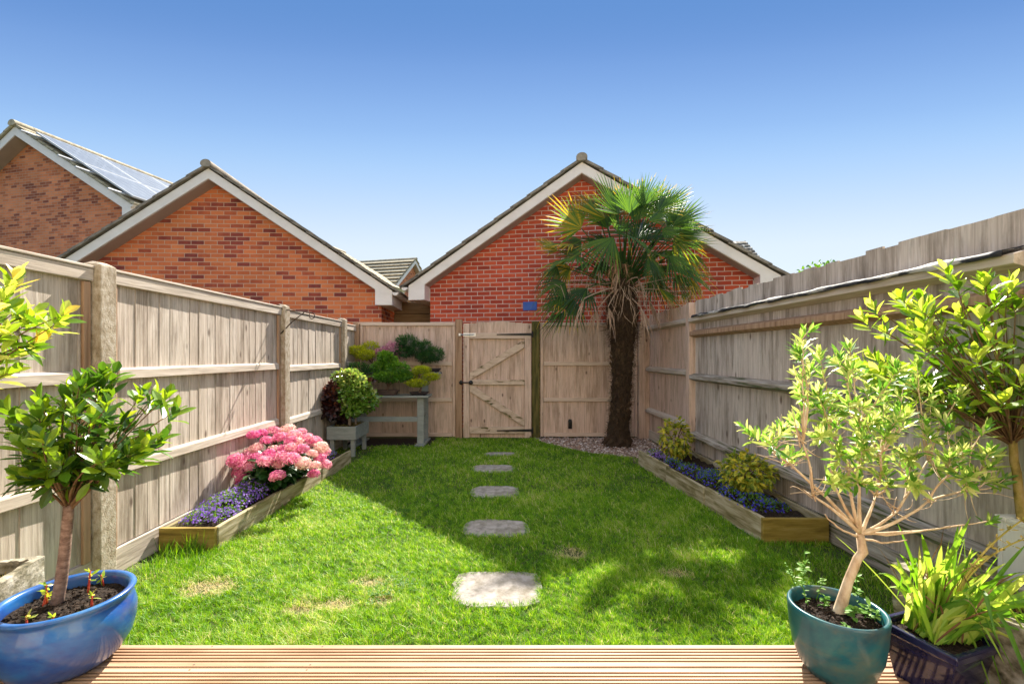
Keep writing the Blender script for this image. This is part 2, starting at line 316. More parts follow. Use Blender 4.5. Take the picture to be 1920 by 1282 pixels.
M_LEAFD = pmat('dark_leaf', [(.008, .03, .006), (.02, .07, .012), (.05, .12, .02)], scale=(15, 15, 15), ra=.7, rough=.42, spec=.4, transl=.25, bump=0)
M_LEAFM = pmat('mid_green_leaf', [(.02, .07, .01), (.08, .22, .015), (.24, .42, .03)], scale=(15, 15, 15), ra=.75, rough=.42, spec=.4, transl=.3, bump=0)
M_PINE = pmat('pine_needles', [(.01, .04, .012), (.025, .09, .02), (.09, .19, .03)], scale=(12, 12, 12), ra=.6, rough=.6, transl=.2, bump=0)
M_YELN = pmat('golden_conifer', [(.09, .13, .01), (.32, .38, .015), (.6, .6, .04)], scale=(12, 12, 12), ra=.7, rough=.6, transl=.3, bump=0)
M_MAR = pmat('maroon_leaf', [(.012, .006, .008), (.03, .012, .012), (.08, .025, .02), (.3, .10, .03)], scale=(15, 15, 15), ra=.7, rough=.4, spec=.5, transl=.2, bump=0)
M_VAR = pmat('variegated_yellow_leaf', [(.03, .08, .01), (.12, .2, .02), (.52, .48, .05), (.72, .5, .04)], scale=(70, 70, 70), ra=.45, rough=.45, transl=.3, bump=0)
M_BLUEF = pmat('blue_violet_petal', [(.10, .04, .34), (.27, .13, .58), (.48, .32, .72)], scale=(30, 30, 30), ra=.7, rough=.6, transl=.3, bump=0)
M_BLUEF2 = pmat('deep_blue_petal', [(.02, .015, .30), (.06, .04, .55), (.17, .13, .68)], scale=(30, 30, 30), ra=.7, rough=.6, transl=.3, bump=0)
M_PINK = pmat('hydrangea_petal', [((.40, .02, .15), 0), ((.56, .09, .24), .22), ((.66, .24, .33), .42), ((.72, .46, .42), .58), ((.70, .58, .45), .8), ((.55, .32, .18), 1)], scale=(60, 60, 60), ra=.4, obj_rand=.45, rough=.6, transl=.25, bump=0)
M_PURP = pmat('purple_pink_leaf', [(.2, .05, .09), (.45, .18, .25), (.65, .4, .42)], scale=(15, 15, 15), ra=.7, rough=.5, transl=.3, bump=0)
M_REDST = pmat('red_shoot', [(.25, .02, .02), (.45, .07, .04), (.6, .25, .08)], scale=(30, 30, 30), ra=.5, rough=.5, transl=.2, bump=0)
M_GRASS = pmat('grass_blade', [((.018, .065, .006), 0), ((.05, .155, .008), .28), ((.14, .33, .012), .5), ((.32, .46, .04), .74), ((.62, .5, .3), .93), ((.58, .42, .28), 1)], scale=(2, 2, 2), ra=.93, rough=.5, spec=.3, transl=.35, bump=0)
M_GROUND = pmat('lawn_soil', [(.03, .04, .012), (.06, .08, .02), (.10, .09, .04)], scale=(14, 14, 14), detail=8, rough=.95, bump=.6, bdist=.02)
M_SHELL = pmat('crushed_shell', [(.12, .07, .05), (.36, .24, .18), (.55, .45, .4), (.75, .72, .7)], scale=(25, 25, 25), ra=.9, rough=.7, bump=.1)
M_BONP = pmat('bonsai_pot_glaze', [(.022, .016, .02), (.05, .04, .045)], scale=(9, 9, 9), rough=.5, bump=.1)
M_BONP2 = pmat('bonsai_pot_clay', [(.07, .045, .04), (.13, .09, .08)], scale=(9, 9, 9), rough=.6, bump=.1)
M_NAVY = pmat('navy_glaze', [(.006, .006, .022), (.012, .012, .05), (.03, .03, .08)], scale=(5, 5, 12), rough=.22, coat=.8, bump=.15, bscale=(6, 6, 30))
M_BLUEG = pmat('cobalt_glaze', [((.010, .025, .13), 0), ((.010, .065, .28), .4), ((.02, .13, .38), .7), ((.10, .20, .34), 1)], scale=(3, 3, 5), detail=5, rough=.3, coat=.55, bump=.12, bscale=(5, 5, 10), lo=.28, hi=.72, distort=.8, spec=.35, stain=((.13, .13, .17), .4, (4, 4, 7)))
M_TEALG = pmat('teal_glaze', [((.006, .045, .075), 0), ((.01, .10, .13), .45), ((.03, .15, .15), .75), ((.14, .17, .12), 1)], scale=(3.2, 3.2, 4), detail=7, rough=.34, coat=.4, bump=.15, bscale=(5, 5, 12), lo=.3, hi=.72, distort=.8, spec=.3, stain=((.13, .12, .07), .6, (5, 5, 9)))
M_SLEEP = pmat('sleeper_wood', [(.08, .045, .02), (.2, .12, .055), (.28, .18, .09)], scale=(2, 20, 30), rough=.85, bump=.3, ra=.3)
M_FELT = pmat('torn_roofing_felt', [((.01, .01, .012), 0), ((.04, .04, .045), .45), ((.4, .38, .34), .58), ((.55, .53, .48), 1)], scale=(12, 2.2, 12), rough=.6, bump=.8, bdist=.01)
M_BLUES = pmat('blue_plastic', [(.02, .08, .35), (.04, .13, .45)], rough=.4, bump=0)
M_WHITEP = pmat('white_painted_wood', [(.6, .6, .58), (.72, .72, .7)], scale=(20, 20, 4), rough=.6, bump=.08)
M_BRICKO = brickmat('orange_brick', [((.80, .26, .10), 0), ((.74, .21, .08), .35), ((.62, .15, .06), .6), ((.38, .08, .05), .76), ((.18, .045, .045), .93)], (.66, .43, .30), .010)
M_BRICKR = brickmat('red_brick', [((.64, .13, .06), 0), ((.56, .095, .045), .35), ((.46, .07, .038), .65), ((.32, .055, .035), .9)], (.66, .50, .42), .0115)
M_BRICKF = brickmat('house_brick', [((.78, .30, .14), 0), ((.72, .25, .115), .35), ((.62, .20, .09), .62), ((.30, .09, .055), .84), ((.17, .05, .05), .97)], (.52, .34, .25), .010)

# ------------------------------------------------------------------ ground, deck, slabs
SLABS = [(-.03, 2.49, .245, .19, .02), (-.05, 3.36, .245, .165, -.05), (-.075, 4.25, .225, .185, .03), (-.11, 5.12, .245, .17, -.03), (-.035, 5.87, .22, .11, .04)]
g = G()
g.add(np.array([[-400, -60, 0], [400, -60, 0], [400, 700, 0], [-400, 700, 0]]), np.array([[0, 1, 2, 3]]))
struct(g.obj('ground', M_GROUND))
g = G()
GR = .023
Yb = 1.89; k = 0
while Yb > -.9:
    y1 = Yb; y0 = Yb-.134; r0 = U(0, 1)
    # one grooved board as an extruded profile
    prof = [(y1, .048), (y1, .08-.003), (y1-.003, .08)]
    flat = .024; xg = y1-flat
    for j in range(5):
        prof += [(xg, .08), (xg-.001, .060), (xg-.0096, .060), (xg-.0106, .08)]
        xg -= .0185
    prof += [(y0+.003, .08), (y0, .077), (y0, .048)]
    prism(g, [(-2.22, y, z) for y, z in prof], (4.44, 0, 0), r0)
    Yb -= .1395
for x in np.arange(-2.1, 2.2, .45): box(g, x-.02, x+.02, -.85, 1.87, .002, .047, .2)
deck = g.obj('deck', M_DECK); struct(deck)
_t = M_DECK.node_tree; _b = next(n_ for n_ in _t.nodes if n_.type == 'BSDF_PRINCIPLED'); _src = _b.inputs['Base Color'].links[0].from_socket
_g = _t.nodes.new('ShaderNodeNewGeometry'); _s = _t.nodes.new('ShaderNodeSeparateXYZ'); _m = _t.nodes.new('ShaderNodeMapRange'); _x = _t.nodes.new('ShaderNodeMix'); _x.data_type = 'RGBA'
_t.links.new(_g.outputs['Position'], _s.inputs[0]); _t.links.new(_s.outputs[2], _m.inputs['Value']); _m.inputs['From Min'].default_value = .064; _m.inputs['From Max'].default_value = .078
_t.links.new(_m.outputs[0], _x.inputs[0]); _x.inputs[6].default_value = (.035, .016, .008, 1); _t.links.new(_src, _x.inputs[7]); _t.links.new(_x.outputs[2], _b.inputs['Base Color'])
g = G()
for kb in range(4):
    yb_ = 1.89-.1395*kb
    for x in np.arange(-2.1, 2.2, .45):
        for dy in (.012, .122): lathe(g, [(0, .0808), (.0036, .0808), (.004, .0803)], (x+U(-.006, .006), yb_-dy, 0), 8)
struct(g.obj('deck_screws', pmat('screw_head', [(.10, .085, .07), (.2, .18, .15)], rough=.5, bump=0, metallic=.5)))
# worn grass-edged stepping stones
def slab(i):
    cx, cy, hx, hy, rz = SLABS[i]
    g = G(); n = 26; an = np.linspace(0, 2*np.pi, n, endpoint=False)
    e = (4.2, 3.2, 3.6, 3.4, 2.6)[i]
    rr = (np.abs(np.cos(an))**e+np.abs(np.sin(an))**e)**(-1/e)*(1+U(-.045, .035, n)+.02*np.sin(an*3+i*2))
    x = rr*np.cos(an)*hx; y = rr*np.sin(an)*hy
    top = np.stack([x*.985, y*.985, np.full(n, .012)], 1); mid = np.stack([x, y, np.full(n, .007)], 1); bot = np.stack([x, y, np.full(n, -.03)], 1)
    V = np.vstack([bot, mid, top]); j = np.arange(n); jn = (j+1) % n
    g.add(V, [np.vstack([np.stack([j, jn, n+jn, n+j], 1), np.stack([n+j, n+jn, 2*n+jn, 2*n+j], 1)]), np.array([list(range(2*n, 3*n))])])
    o = g.obj('stepping_stone', M_SLAB); o.location = (cx, cy, 0); o.rotation_euler = (0, 0, rz)
    return o
SL = ['pale sunlit stepping stone in the grass nearest the deck', 'second stepping stone counted from the deck, crossed by the shadow edge', 'middle stone of the five stepping stones in the lawn',
      'fourth stepping stone counted from the deck, wide and shaded', 'farthest and thinnest looking stepping stone in front of the gate']
for i in range(5): tag(slab(i), SL[i], 'stepping stone', 'stepping stones leading to the gate')

# ------------------------------------------------------------------ grass
def bedL(y): return np.interp(y, [3.0, 5.4], [-1.88, -1.80])
def bedR(y): return np.interp(y, [3.1, 5.3], [1.765, 1.58])
PATCH = [(-1.62, 2.5, .13, .09), (-.86, 2.32, .12, .05), (-1.02, 2.27, .09, .04), (-.75, 2.55, .10, .05), (.44, 2.93, .1, .09), (-.62, 2.36, .06, .04), (1.0, 2.65, .09, .05)]
def lawn(n, y0, y1, seed):
    R = np.random.default_rng(seed)
    y = R.uniform(y0, y1, n); x = R.uniform(-2.24, 2.2, n)
    keep = np.ones(n, bool)
    inb = (y > 3.0) & (y < 5.45) & (x < bedL(y)+.005); keep &= ~inb
    inb = (y > 3.1) & (y < 5.35) & (x > bedR(y)-.005); keep &= ~inb
    keep &= ~((y > np.interp(x, [.5, .56, 1.1, 1.7, 2.3], [9, 6.68, 5.98, 5.6, 5.4])))
    keep &= ~((x < -1.02) & (y > 6.42))
    keep &= ~((x < -1.75) & (y > 5.45) & (y < 6.42) & (R.uniform(size=n) < .8))
    keep &= ~((x < -1.95) & (y < 3.0) & (R.uniform(size=n) < np.interp(x, [-2.24, -1.95], [.97, .3])))
    keep &= ~((x > 1.75) & (y < 3.05) & (R.uniform(size=n) < .75))
    # soft-edged slab outlines
    for cx, cy, hx, hy, rz in SLABS:
        xx = (x-cx)/hx; yy = (y-cy)/hy; d = (np.abs(xx)**3.2+np.abs(yy)**3.2)**(1/3.2)
        keep &= ~(d < .97+.05*np.sin(x*60)*np.sin(y*47)+R.uniform(-.11, .03, n))
    dead = np.zeros(n)
    wob = .25*np.sin(x*31+y*17)+.25*np.sin(x*53-y*41)
    for cx, cy, hx, hy in PATCH:
        if hx: dead = np.maximum(dead, np.clip(1.35-np.hypot((x-cx)/hx, (y-cy)/hy)*.95+wob*.5, 0, 1))
    f1 = np.sin(x*2.1+y*1.3+1)+np.sin(x*4.7-y*3.1)+np.sin(x*9.3+y*7.7)*.7+np.sin(x*17.1-y*13.7+2)*.7+np.sin(x*33+y*29)*.5
    f1 = f1/3.9
    tuft = np.sin(x*41+3*np.sin(y*23))*np.sin(y*37+3*np.sin(x*19))
    keep &= ~((dead > .75) & (R.uniform(size=n) < .62)); keep &= ~((tuft < -.55) & (R.uniform(size=n) < .55))
    x, y, dead, f1, tuft = x[keep], y[keep], dead[keep], f1[keep], tuft[keep]; n = len(x)
    t = .46+.19*f1+.17*tuft+R.normal(0, .15, n)
    t += .16*np.clip(1-np.abs(f1+.35)*4, 0, 1)*(R.uniform(size=n) < .5)
    straw = R.uniform(size=n) < .04+.10*np.clip(f1-.25, 0, 1)+.05*(tuft < -.5); t[straw] += .38
    t = np.where(R.uniform(size=n) < dead, R.uniform(.86, 1., n), np.clip(t, .02, .92))
    h = (.021+.010*tuft+.007*f1)*R.lognormal(-.05, .33, n).clip(.35, 2.1)*(1-.62*dead)
    edge = (y < 1.98); h[edge] *= 1.15
    wd = np.interp(y, [1.9, 3.5, 7], [.0022, .0032, .0062])*R.uniform(.7, 1.3, n)
    a = R.uniform(0, 2*np.pi, n); lean = R.uniform(.15, 1.5, n)*h*1.0+.012*dead; la = R.uniform(0, 2*np.pi, n)*.75+1.2*tuft
    s = np.stack([np.cos(a), np.sin(a), np.zeros(n)], 1)*(wd/2)[:, None]
    d = np.stack([np.cos(la), np.sin(la), np.zeros(n)], 1)
    zb = .0; b = np.stack([x, y, np.full(n, zb)], 1)
    m = b+d*(lean*.3)[:, None]; m[:, 2] += h*.6
    tp = b+d*lean[:, None]; tp[:, 2] += h
    V = np.stack([b-s, b+s, m+s*.85, m-s*.85, tp], 1).reshape(-1, 3)
    o = (np.arange(n)*5)[:, None]
    Q = np.array([[0, 1, 2, 3]])+o; T = np.array([[3, 2, 4]])+o
    return V, Q, T, t
g = G()
for n, y0, y1, sd_ in ((250000, 1.893, 2.9, 1), (180000, 2.9, 4.2, 2), (140000, 4.2, 7.0, 3)):
    V, Q, T, t = lawn(n, y0, y1, sd_); g.add(V, [Q, T], [t, t])
# blades leaning in over the slab edges, clover and other broad-leaved weeds in the turf
for cx, cy, hx, hy, rz in SLABS:
    n = 420; a = U(0, 2*np.pi, n); q = (np.abs(np.cos(a))**4.5+np.abs(np.sin(a))**4.5)**(-1/4.5)*U(.93, 1.03, n)
    b = np.stack([cx+q*np.cos(a)*hx, cy+q*np.sin(a)*hy, np.full(n, .004)], 1); inw = nrm(np.array([cx, cy, 0])-b*np.array([1, 1, 0])+rdir(n)*.12*np.array([1, 1, 0]))
    leaves(g, b, nrm(inw*U(.3, 1.3, n)[:, None]+np.array([0, 0, .75])+rdir(n)*.3), np.array([0, 0, 1.])+rdir(n)*.3, U(.025, .05, n), U(.0022, .004, n), U(.15, .75, n), curl=U(.2, .7, n), st=((.5, 1.),))
for q in range(26):
    x, y = U(-1.7, 1.6), U(1.98, 5.2); n = int(U(25, 90)); rd_ = U(.04, .11); b = np.stack([x+rd_*rng.normal(size=n), y+rd_*rng.normal(size=n), U(.014, .028, n)], 1); b = b[(b[:, 1] > 1.92) & (np.abs(b[:, 0]+.05) > .3)]; n = len(b)
    if n:
        for k_ in range(3):
            a = k_*2.09+U(0, .5, n); leaves(g, b, np.stack([np.cos(a), np.sin(a), np.full(n, .2)], 1), np.array([0, 0, 1.])+rdir(n)*.3, U(.007, .013, n), U(.007, .011, n), U(.12, .34, n), curl=.2, st=((.4, .8), (.75, 1.)))
# taller weeds and unmown tufts by the bed ends
def tufts(g, pts, hmul=1.):
    for x, y, rad, n, hh in pts:
        an = U(0, 6.28, n); rr = rad*np.sqrt(U(0, 1, n)); b = np.stack([x+rr*np.cos(an), y+rr*np.sin(an), np.zeros(n)], 1)
        D = rdir(n)*.45+np.array([0, 0, 1]); leaves(g, b, D, rdir(n)+np.array([0, -1, .2]), U(.4, 1, n)*hh*hmul, U(.002, .004, n), U(.15, .65, n), curl=U(.05, .5, n), st=((.4, 1.), (.75, .7)))
tufts(g, [(-1.95, 2.75, .18, 500, .10), (-2.1, 2.95, .12, 200, .12), (-1.98, 2.93, .05, 60, .17), (-1.85, 2.65, .12, 200, .07), (1.8, 2.95, .25, 700, .06), (1.9, 2.6, .25, 500, .06), (-1.75, 2.95, .15, 300, .06),
          (1.55, 3.5, .08, 150, .06), (1.6, 4.2, .08, 150, .05), (-1.8, 4.0, .06, 150, .05), (-.3, 6.9, .3, 300, .03), (.6, 6.4, .1, 120, .04)])
struct(g.obj('grass', M_GRASS), 'stuff')

# crushed shell strip under the back fence
g = G(); n = 4200
x = U(.5, 2.2, n); y = U(5.3, 7.03, n); yl = np.interp(x, [.5, .56, 1.1, 1.7, 2.3], [6.9, 6.66, 5.98, 5.6, 5.4]); kk = (y > yl) & ~((y < 5.36) & (x > 1.55)); x, y = x[kk], y[kk]; n = len(x)
c = np.stack([x, y, U(.002, .02, n)], 1); sz = U(.007, .021, n)
nn = nrm(rdir(n)*.7+np.array([0, 0, 1])); a = nrm(np.cross(nn, rdir(n))); b = np.cross(nn, a)
V = []
for k_, (ca, cb_) in enumerate(((1, 0), (.4, .8), (-.6, .7), (-1, -.1), (-.3, -.8), (.6, -.6))):
    V.append(c+a*(ca*sz*U(.7, 1.2, n))[:, None]+b*(cb_*sz*U(.7, 1.2, n))[:, None])
V.append(c+nn*(sz*.45)[:, None])
V = np.stack(V, 1).reshape(-1, 3); o = (np.arange(n)*7)[:, None, None]
T = (np.array([[i, (i+1) % 6, 6] for i in range(6)])[None]+o).reshape(-1, 3)
rr = U(0, 1, n)**.85; g.add(V, [T], [np.repeat(rr, 6)])
prism(g, [(.56, 6.66, .002), (1.1, 5.98, .002), (1.55, 5.7, .002), (1.58, 5.34, .002), (2.2, 5.34, .002), (2.2, 7.03, .002), (.5, 7.03, .002)], (0, 0, .004), .12)
struct(g.obj('gravel', M_SHELL), 'stuff')
# trodden soil under the bench
g = G(); prism(g, [(-2.26, 6.4, .001), (-1.3, 6.42, .001), (-1.02, 6.55, .001), (-1.0, 7.0, .001), (-2.26, 7.0, .001)], (0, 0, .006)); struct(g.obj('soil', M_SOIL))

# ------------------------------------------------------------------ timber helpers
def board_run_y(g, X, y0, y1, z0, z1, wd, side, jit=0., top=0.):
    """vertical feather-edge boards along Y; side=+1 face looks to +X"""
    y = y0
    while y < y1-.01:
        ww = min(wd*U(.85, 1.15) if jit else wd, y1-y); dz = U(-jit, jit) if jit else 0
        t0, t1 = (.0135, .0115) if side > 0 else (.012, .015); r = U(0, 1); off = U(0, .003)
        xa = X+side*(t0+off); xb = X+side*(t1+off)
        b = [(X-side*.002, y, z0), (xa, y, z0), (xb, y+ww+.006, z0), (X-side*.002, y+ww+.006, z0)]
        t = [(p[0], p[1], z1+dz) for p in b]
        hexa(g, b if side > 0 else b[::-1], t if side > 0 else t[::-1], r); y += ww
def board_run_x(g, Y, x0, x1, z0, z1, wd, jit=0., arch=0.):
    x = x0
    while x < x1-.01:
        ww = min(wd*U(.95, 1.05), x1-x); r = U(0, 1); off = U(0, .002); u = ((x+ww/2-x0)/(x1-x0)-.5)*2
        dz = arch*(1-u*u)+(U(-jit, jit) if jit else 0)
        b = [(x, Y+.002, z0), (x, Y-.008-off, z0), (x+ww+.004, Y-.016-off, z0), (x+ww+.004, Y+.002, z0)]
        hexa(g, b, [(p[0], p[1], z1+dz) for p in b], r); x += ww

# ------------------------------------------------------------------ left fence
FL = thing('panel_fence', 'left boundary fence of sun-bleached timber panels between concrete posts', 'fence', (-2.28, 4.5, 0))
def LP(g, name, mat, parent, **k):
    """build in world coordinates under a parent Empty that is moved to its base"""
    o = g.obj(name, mat, None, **k)
    o.parent = parent
    bpy.context.view_layer.update()
    o.matrix_parent_inverse = parent.matrix_world.inverted()
    return o
XB = -2.285
posts_y = [.45, 2.50, 4.62, 6.36]
for i, y in enumerate(posts_y):
    g = G(); z1 = 1.785; x0, x1 = XB-.03, XB+.075
    hexa(g, [(x0, y, 0), (x1, y, 0), (x1, y+.105, 0), (x0, y+.105, 0)], [(x0, y, z1), (x1, y, z1-.006), (x1, y+.105, z1-.006), (x0, y+.105, z1)])
    hexa(g, [(x0, y, z1), (x1, y, z1-.006), (x1, y+.105, z1-.006), (x0, y+.105, z1)], [(x0+.03, y+.03, z1+.02), (x1-.03, y+.03, z1+.012), (x1-.03, y+.075, z1+.012), (x0+.03, y+.075, z1+.02)])
    if i != 0: LP(g, 'post', M_CONC, FL, bevel=.005)
spans = [(.56, 2.50), (2.605, 4.62), (4.725, 6.36), (6.465, 7.03)]
for i, (a, b) in enumerate(spans):
    zt = (1.755, 1.76, 1.745, 1.72)[i]
    g = G(); board_run_y(g, XB, a+.01, b-.01, .16, zt-.03, .098, +1)
    pn = LP(g, 'panel', M_WOOD, FL)
    for yy in (a+.012, b-.055):       # end battens
        g = G(); box(g, XB+.016, XB+.034, yy, yy+.042, .155, zt-.075, U(0, 1)); LP(g, 'batten', M_POSTB, pn, bevel=.003)
    g = G(); box(g, XB-.02, XB+.040, a+.002, b-.002, zt-.07, zt-.002, U(0, 1)); box(g, XB-.025, XB+.046, a+.002, b-.002, zt, zt+.016, U(0, 1))
    LP(g, 'cap_rail', M_RAIL, pn, bevel=.004)
    for zz in ((1.12, 1.175), (.565, .62)):
        dz = (.01, .02, -.01, .0)[i]
        g = G(); hexa(g, [(XB+.013, a+.06, zz[0]+dz), (XB+.044, a+.06, zz[0]+dz), (XB+.044, b-.06, zz[0]+dz), (XB+.013, b-.06, zz[0]+dz)],
                      [(XB+.013, a+.06, zz[1]+dz+.012), (XB+.040, a+.06, zz[1]+dz), (XB+.040, b-.06, zz[1]+dz), (XB+.013, b-.06, zz[1]+dz+.012)], U(0, 1))
        LP(g, 'rail', M_RAIL, pn, bevel=.003)
    g = G(); box(g, XB-.01, XB+.028, a, b, 0.0, .152, U(0, 1)); LP(g, 'gravel_board', M_RAIL, pn, bevel=.004)

# iron bracket on the middle concrete post
BR = thing('hanging_bracket', 'rusty iron hanging bracket clamped to the left fence post', 'bracket', (-2.16, 4.62, 1.6))
def pt(px, py, Y): return P(px, py, Y)
g = G(); beam(g, pt(522, 571, 4.6), pt(522, 628, 4.6), .03, .02, (0, 1, 0)); LP(g, 'back_plate', M_RUST, BR)
g = G(); tube(g, [pt(523, 579, 4.6), pt(552, 583, 4.7), pt(585, 586, 4.8)], .006, 6)
an = np.linspace(0, 5.4, 12); c = pt(585, 592, 4.8); tube(g, [c+np.array([.03*math.sin(a), 0, .03*math.cos(a)]) for a in an], .005, 6); LP(g, 'arm', M_RUST, BR, smooth=True)
g = G(); tube(g, [pt(526, 626, 4.6), pt(548, 603, 4.68), pt(570, 586, 4.76)], .006, 6); LP(g, 'brace', M_RUST, BR, smooth=True)

# ------------------------------------------------------------------ right fence
XR = 2.27; YP = 5.33
FR = thing('board_fence', 'tall right boundary fence of weathered grey boards on arris rails', 'fence', (XR, 4.0, 0))
def postbox(x0, x1, y0, y1, z1, mat, par, nm='post'):
    g = G(); box(g, x0, x1, y0, y1, 0, z1, .5); return LP(g, nm, mat, par, bevel=.004)
postbox(XR-.09, XR+.01, YP, YP+.1, 1.90, M_WOODB, FR)
postbox(XR-.06, XR+.04, 1.83, 1.93, 1.93, M_WOODG, FR)
postbox(XR-.09, XR+.01, 7.0, 7.1, 1.85, M_WOODB, FR)
g = G(); board_run_y(g, XR, .3, YP, .10, 1.915, .125, -1, jit=.012); LP(g, 'board_panel', M_WOODG, FR)
g = G(); board_run_y(g, XR, YP+.1, 7.0, .10, 1.90, .115, -1, jit=.008); LP(g, 'board_panel', M_WOODB, FR)
def arris(y0, y1, z0, z1, mat, dep=.075, r=None, nm='rail', sub=None):
    g = G(); r = U(0, 1) if r is None else r
    prism(g, [(XR-.018, y0, z1+.012), (XR-.018-dep, y0, z1-.012), (XR-.018-dep, y0, z0+.006), (XR-.018, y0, z0-.02)], (0, y1-y0, 0), r)
    return LP(g, nm, mat, FR, bevel=.003)
# near bay rails: top, double below, mid, low
arris(1.93, YP, 1.665, 1.725, M_RAIL, .085); arris(.3, 1.83, 1.665, 1.725, M_RAIL, .085)
arris(1.93, YP, 1.505, 1.565, M_POSTB, .07)
arris(1.93, YP, 1.00, 1.06, M_RAILM, .075); arris(.3, 1.83, 1.0, 1.06, M_RAILM, .075)
arris(1.93, YP, .325, .385, M_RAILM, .075); arris(.3, 1.83, .325, .385, M_RAILM, .075)
arris(YP+.1, 7.0, 1.665, 1.725, M_RAIL, .06); arris(YP+.1, 7.0, 1.04, 1.10, M_RAIL, .06); arris(YP+.1, 7.0, .41, .47, M_RAIL, .06)
# torn felt strip lying on the top rail
g = G(); ys = np.linspace(1.96, 5.2, 60); rows = []
for i, y in enumerate(ys):
    e = .006*math.sin(y*9)+.004*math.sin(y*23)+U(-.003, .003)
    rows += [(XR-.02, y, 1.752), (XR-.07, y, 1.738+e*.3), (XR-.112-abs(e), y, 1.735+e*.5), (XR-.118-abs(e), y, 1.712-abs(e)*1.2)]
q = [[4*i+j, 4*i+j+1, 4*i+j+5, 4*i+j+4] for i in range(59) for j in range(3)]
g.add(rows, np.array(q)); o = LP(g, 'felt_strip', M_FELT, FR, smooth=True, label='torn black and silver felt strip'); s_ = o.modifiers.new('s', 'SOLIDIFY'); s_.thickness = .003
g = G(); box(g, XR-.03, XR-.0, .3, YP, .0, .16, .3); LP(g, 'gravel_board', M_RAILM, FR, bevel=.004)
g = G(); box(g, XR-.03, XR-.0, YP+.1, 7.0, .0, .14, .6); LP(g, 'gravel_board', M_RAIL, FR, bevel=.004)

# ------------------------------------------------------------------ back fence and gate
YBK = 7.05
FB = thing('back_fence', 'pink-beige closeboard fence piece behind the potted bonsai, left of the gate', 'fence', (-1.5, YBK, 0), group='closeboard fence pieces across the garden end')
FC = thing('back_fence', 'pink-beige closeboard fence piece behind the palm trunk, right of the gate', 'fence', (1.3, YBK, 0), group='closeboard fence pieces across the garden end')
def bpanel(par, x0, x1):
    g = G(); board_run_x(g, YBK, x0, x1, .04, 1.76, .088); pn = LP(g, 'panel', M_WOODB, par)
    g = G(); box(g, x0, x1, YBK-.045, YBK+.03, 1.735, 1.785, .6); LP(g, 'cap_rail', M_RAILX, pn, bevel=.004)
    for z in (1.155, .60, .06):
        g = G(); box(g, x0+.05, x1-.05, YBK-.045, YBK-.017, z-.03, z+.025, U(.3, 1)); LP(g, 'rail', M_RAILX, pn, bevel=.003)
    for x in (x0, x1-.04):
        g = G(); box(g, x, x+.04, YBK-.050, YBK-.017, .03, 1.73, .8); LP(g, 'batten', M_WOODB, pn, bevel=.003)
bpanel(FB, -2.2, -.735); bpanel(FC, .575, 2.07)
postbox(-2.28, -2.205, 6.96, 7.05, 1.78, M_POSTB, FB)
postbox(-.73, -.625, 6.97, 7.07, 1.83, M_POSTB, FB)
postbox(.445, .565, 6.97, 7.07, 1.80, M_POSTG, FC)
postbox(2.08, 2.175, 6.97, 7.05, 1.80, M_WOODB, FC)
g = G(); lathe(g, [(0, .30), (.022, .30), (.03, .27), (.03, .16), (.0, .16)], (1.03, 6.98, 0), 12); LP(g, 'outside_tap', M_BLACK, FC, smooth=True)
GA = thing('garden_gate', 'ledged and braced timber garden gate with black strap hinges', 'gate', (-.09, YBK-.03, 0))
gx0, gx1 = -.605, .435; YG = 7.01
g = G(); board_run_x(g, YG, gx0, gx1, .015, 1.765, .1, jit=.006, arch=.03); LP(g, 'boards', M_WOODB, GA)
for x0, x1 in ((gx0, gx0+.09), (gx1-.10, gx1-.003)):
    g = G(); box(g, x0, x1, YG-.058, YG-.017, .02, 1.76 if x0 < 0 else 1.60, U(.5, 1)); LP(g, 'stile', M_WOODB, GA, bevel=.004)
for z0, z1, mt, a, b in ((1.535, 1.62, M_RAILX, gx0+.092, gx1-.006), (.83, .905, M_GATEM, gx0+.092, gx1-.102), (.085, .185, M_GATEM, gx0+.092, gx1-.102)):
    g = G(); box(g, a, b, YG-.0605 if z1 > 1.5 else YG-.055, YG-.018, z0, z1, U(.4, 1)); LP(g, 'rail', mt, GA, bevel=.004)
def brace(a, b, wd=.1):
    g = G(); a = np.array(a, float); b = np.array(b, float); d = b-a; d /= np.linalg.norm(d); n = np.array([-d[1], d[0]])*wd/2
    # ends cut vertically against the stiles
    def off(p, s): q = p+n*s; q = q+d*((p[0]-q[0])/d[0]); return q
    pl = [off(a, 1), off(b, 1), off(b, -1), off(a, -1)]
    prism(g, [(p[0], YG-.050, p[1]) for p in pl], (0, .031, 0), U(.4, .9)); LP(g, 'brace', M_GATEM, GA, bevel=.004)
brace((gx0+.095, .955), (gx1-.104, 1.46)); brace((gx0+.095, .79), (gx1-.104, .245))
for z in (1.60, .135):
    g = G(); prism(g, [(gx1-.53, YG-.064, z-.012), (gx1+.02, YG-.064, z-.022), (gx1+.02, YG-.064, z+.022), (gx1-.53, YG-.064, z+.004)], (0, .005, 0)); tube(g, [(gx1+.018, YG-.062, z-.045), (gx1+.018, YG-.062, z+.045)], .011, 8)
    LP(g, 'strap_hinge', M_BLACK, GA)
g = G(); tube(g, [(gx0-.06, YG-.072, 1.595), (gx0+.17, YG-.072, 1.595)], .008, 8); box(g, gx0+.0, gx0+.19, YG-.066, YG-.06, 1.57, 1.62); tube(g, [(gx0+.09, YG-.072, 1.595), (gx0+.09, YG-.10, 1.585)], .006, 6)
box(g, gx0-.07, gx0-.04, YG-.08, YG-.05, 1.575, 1.615); LP(g, 'bolt', M_ZINC, GA)
g = G()
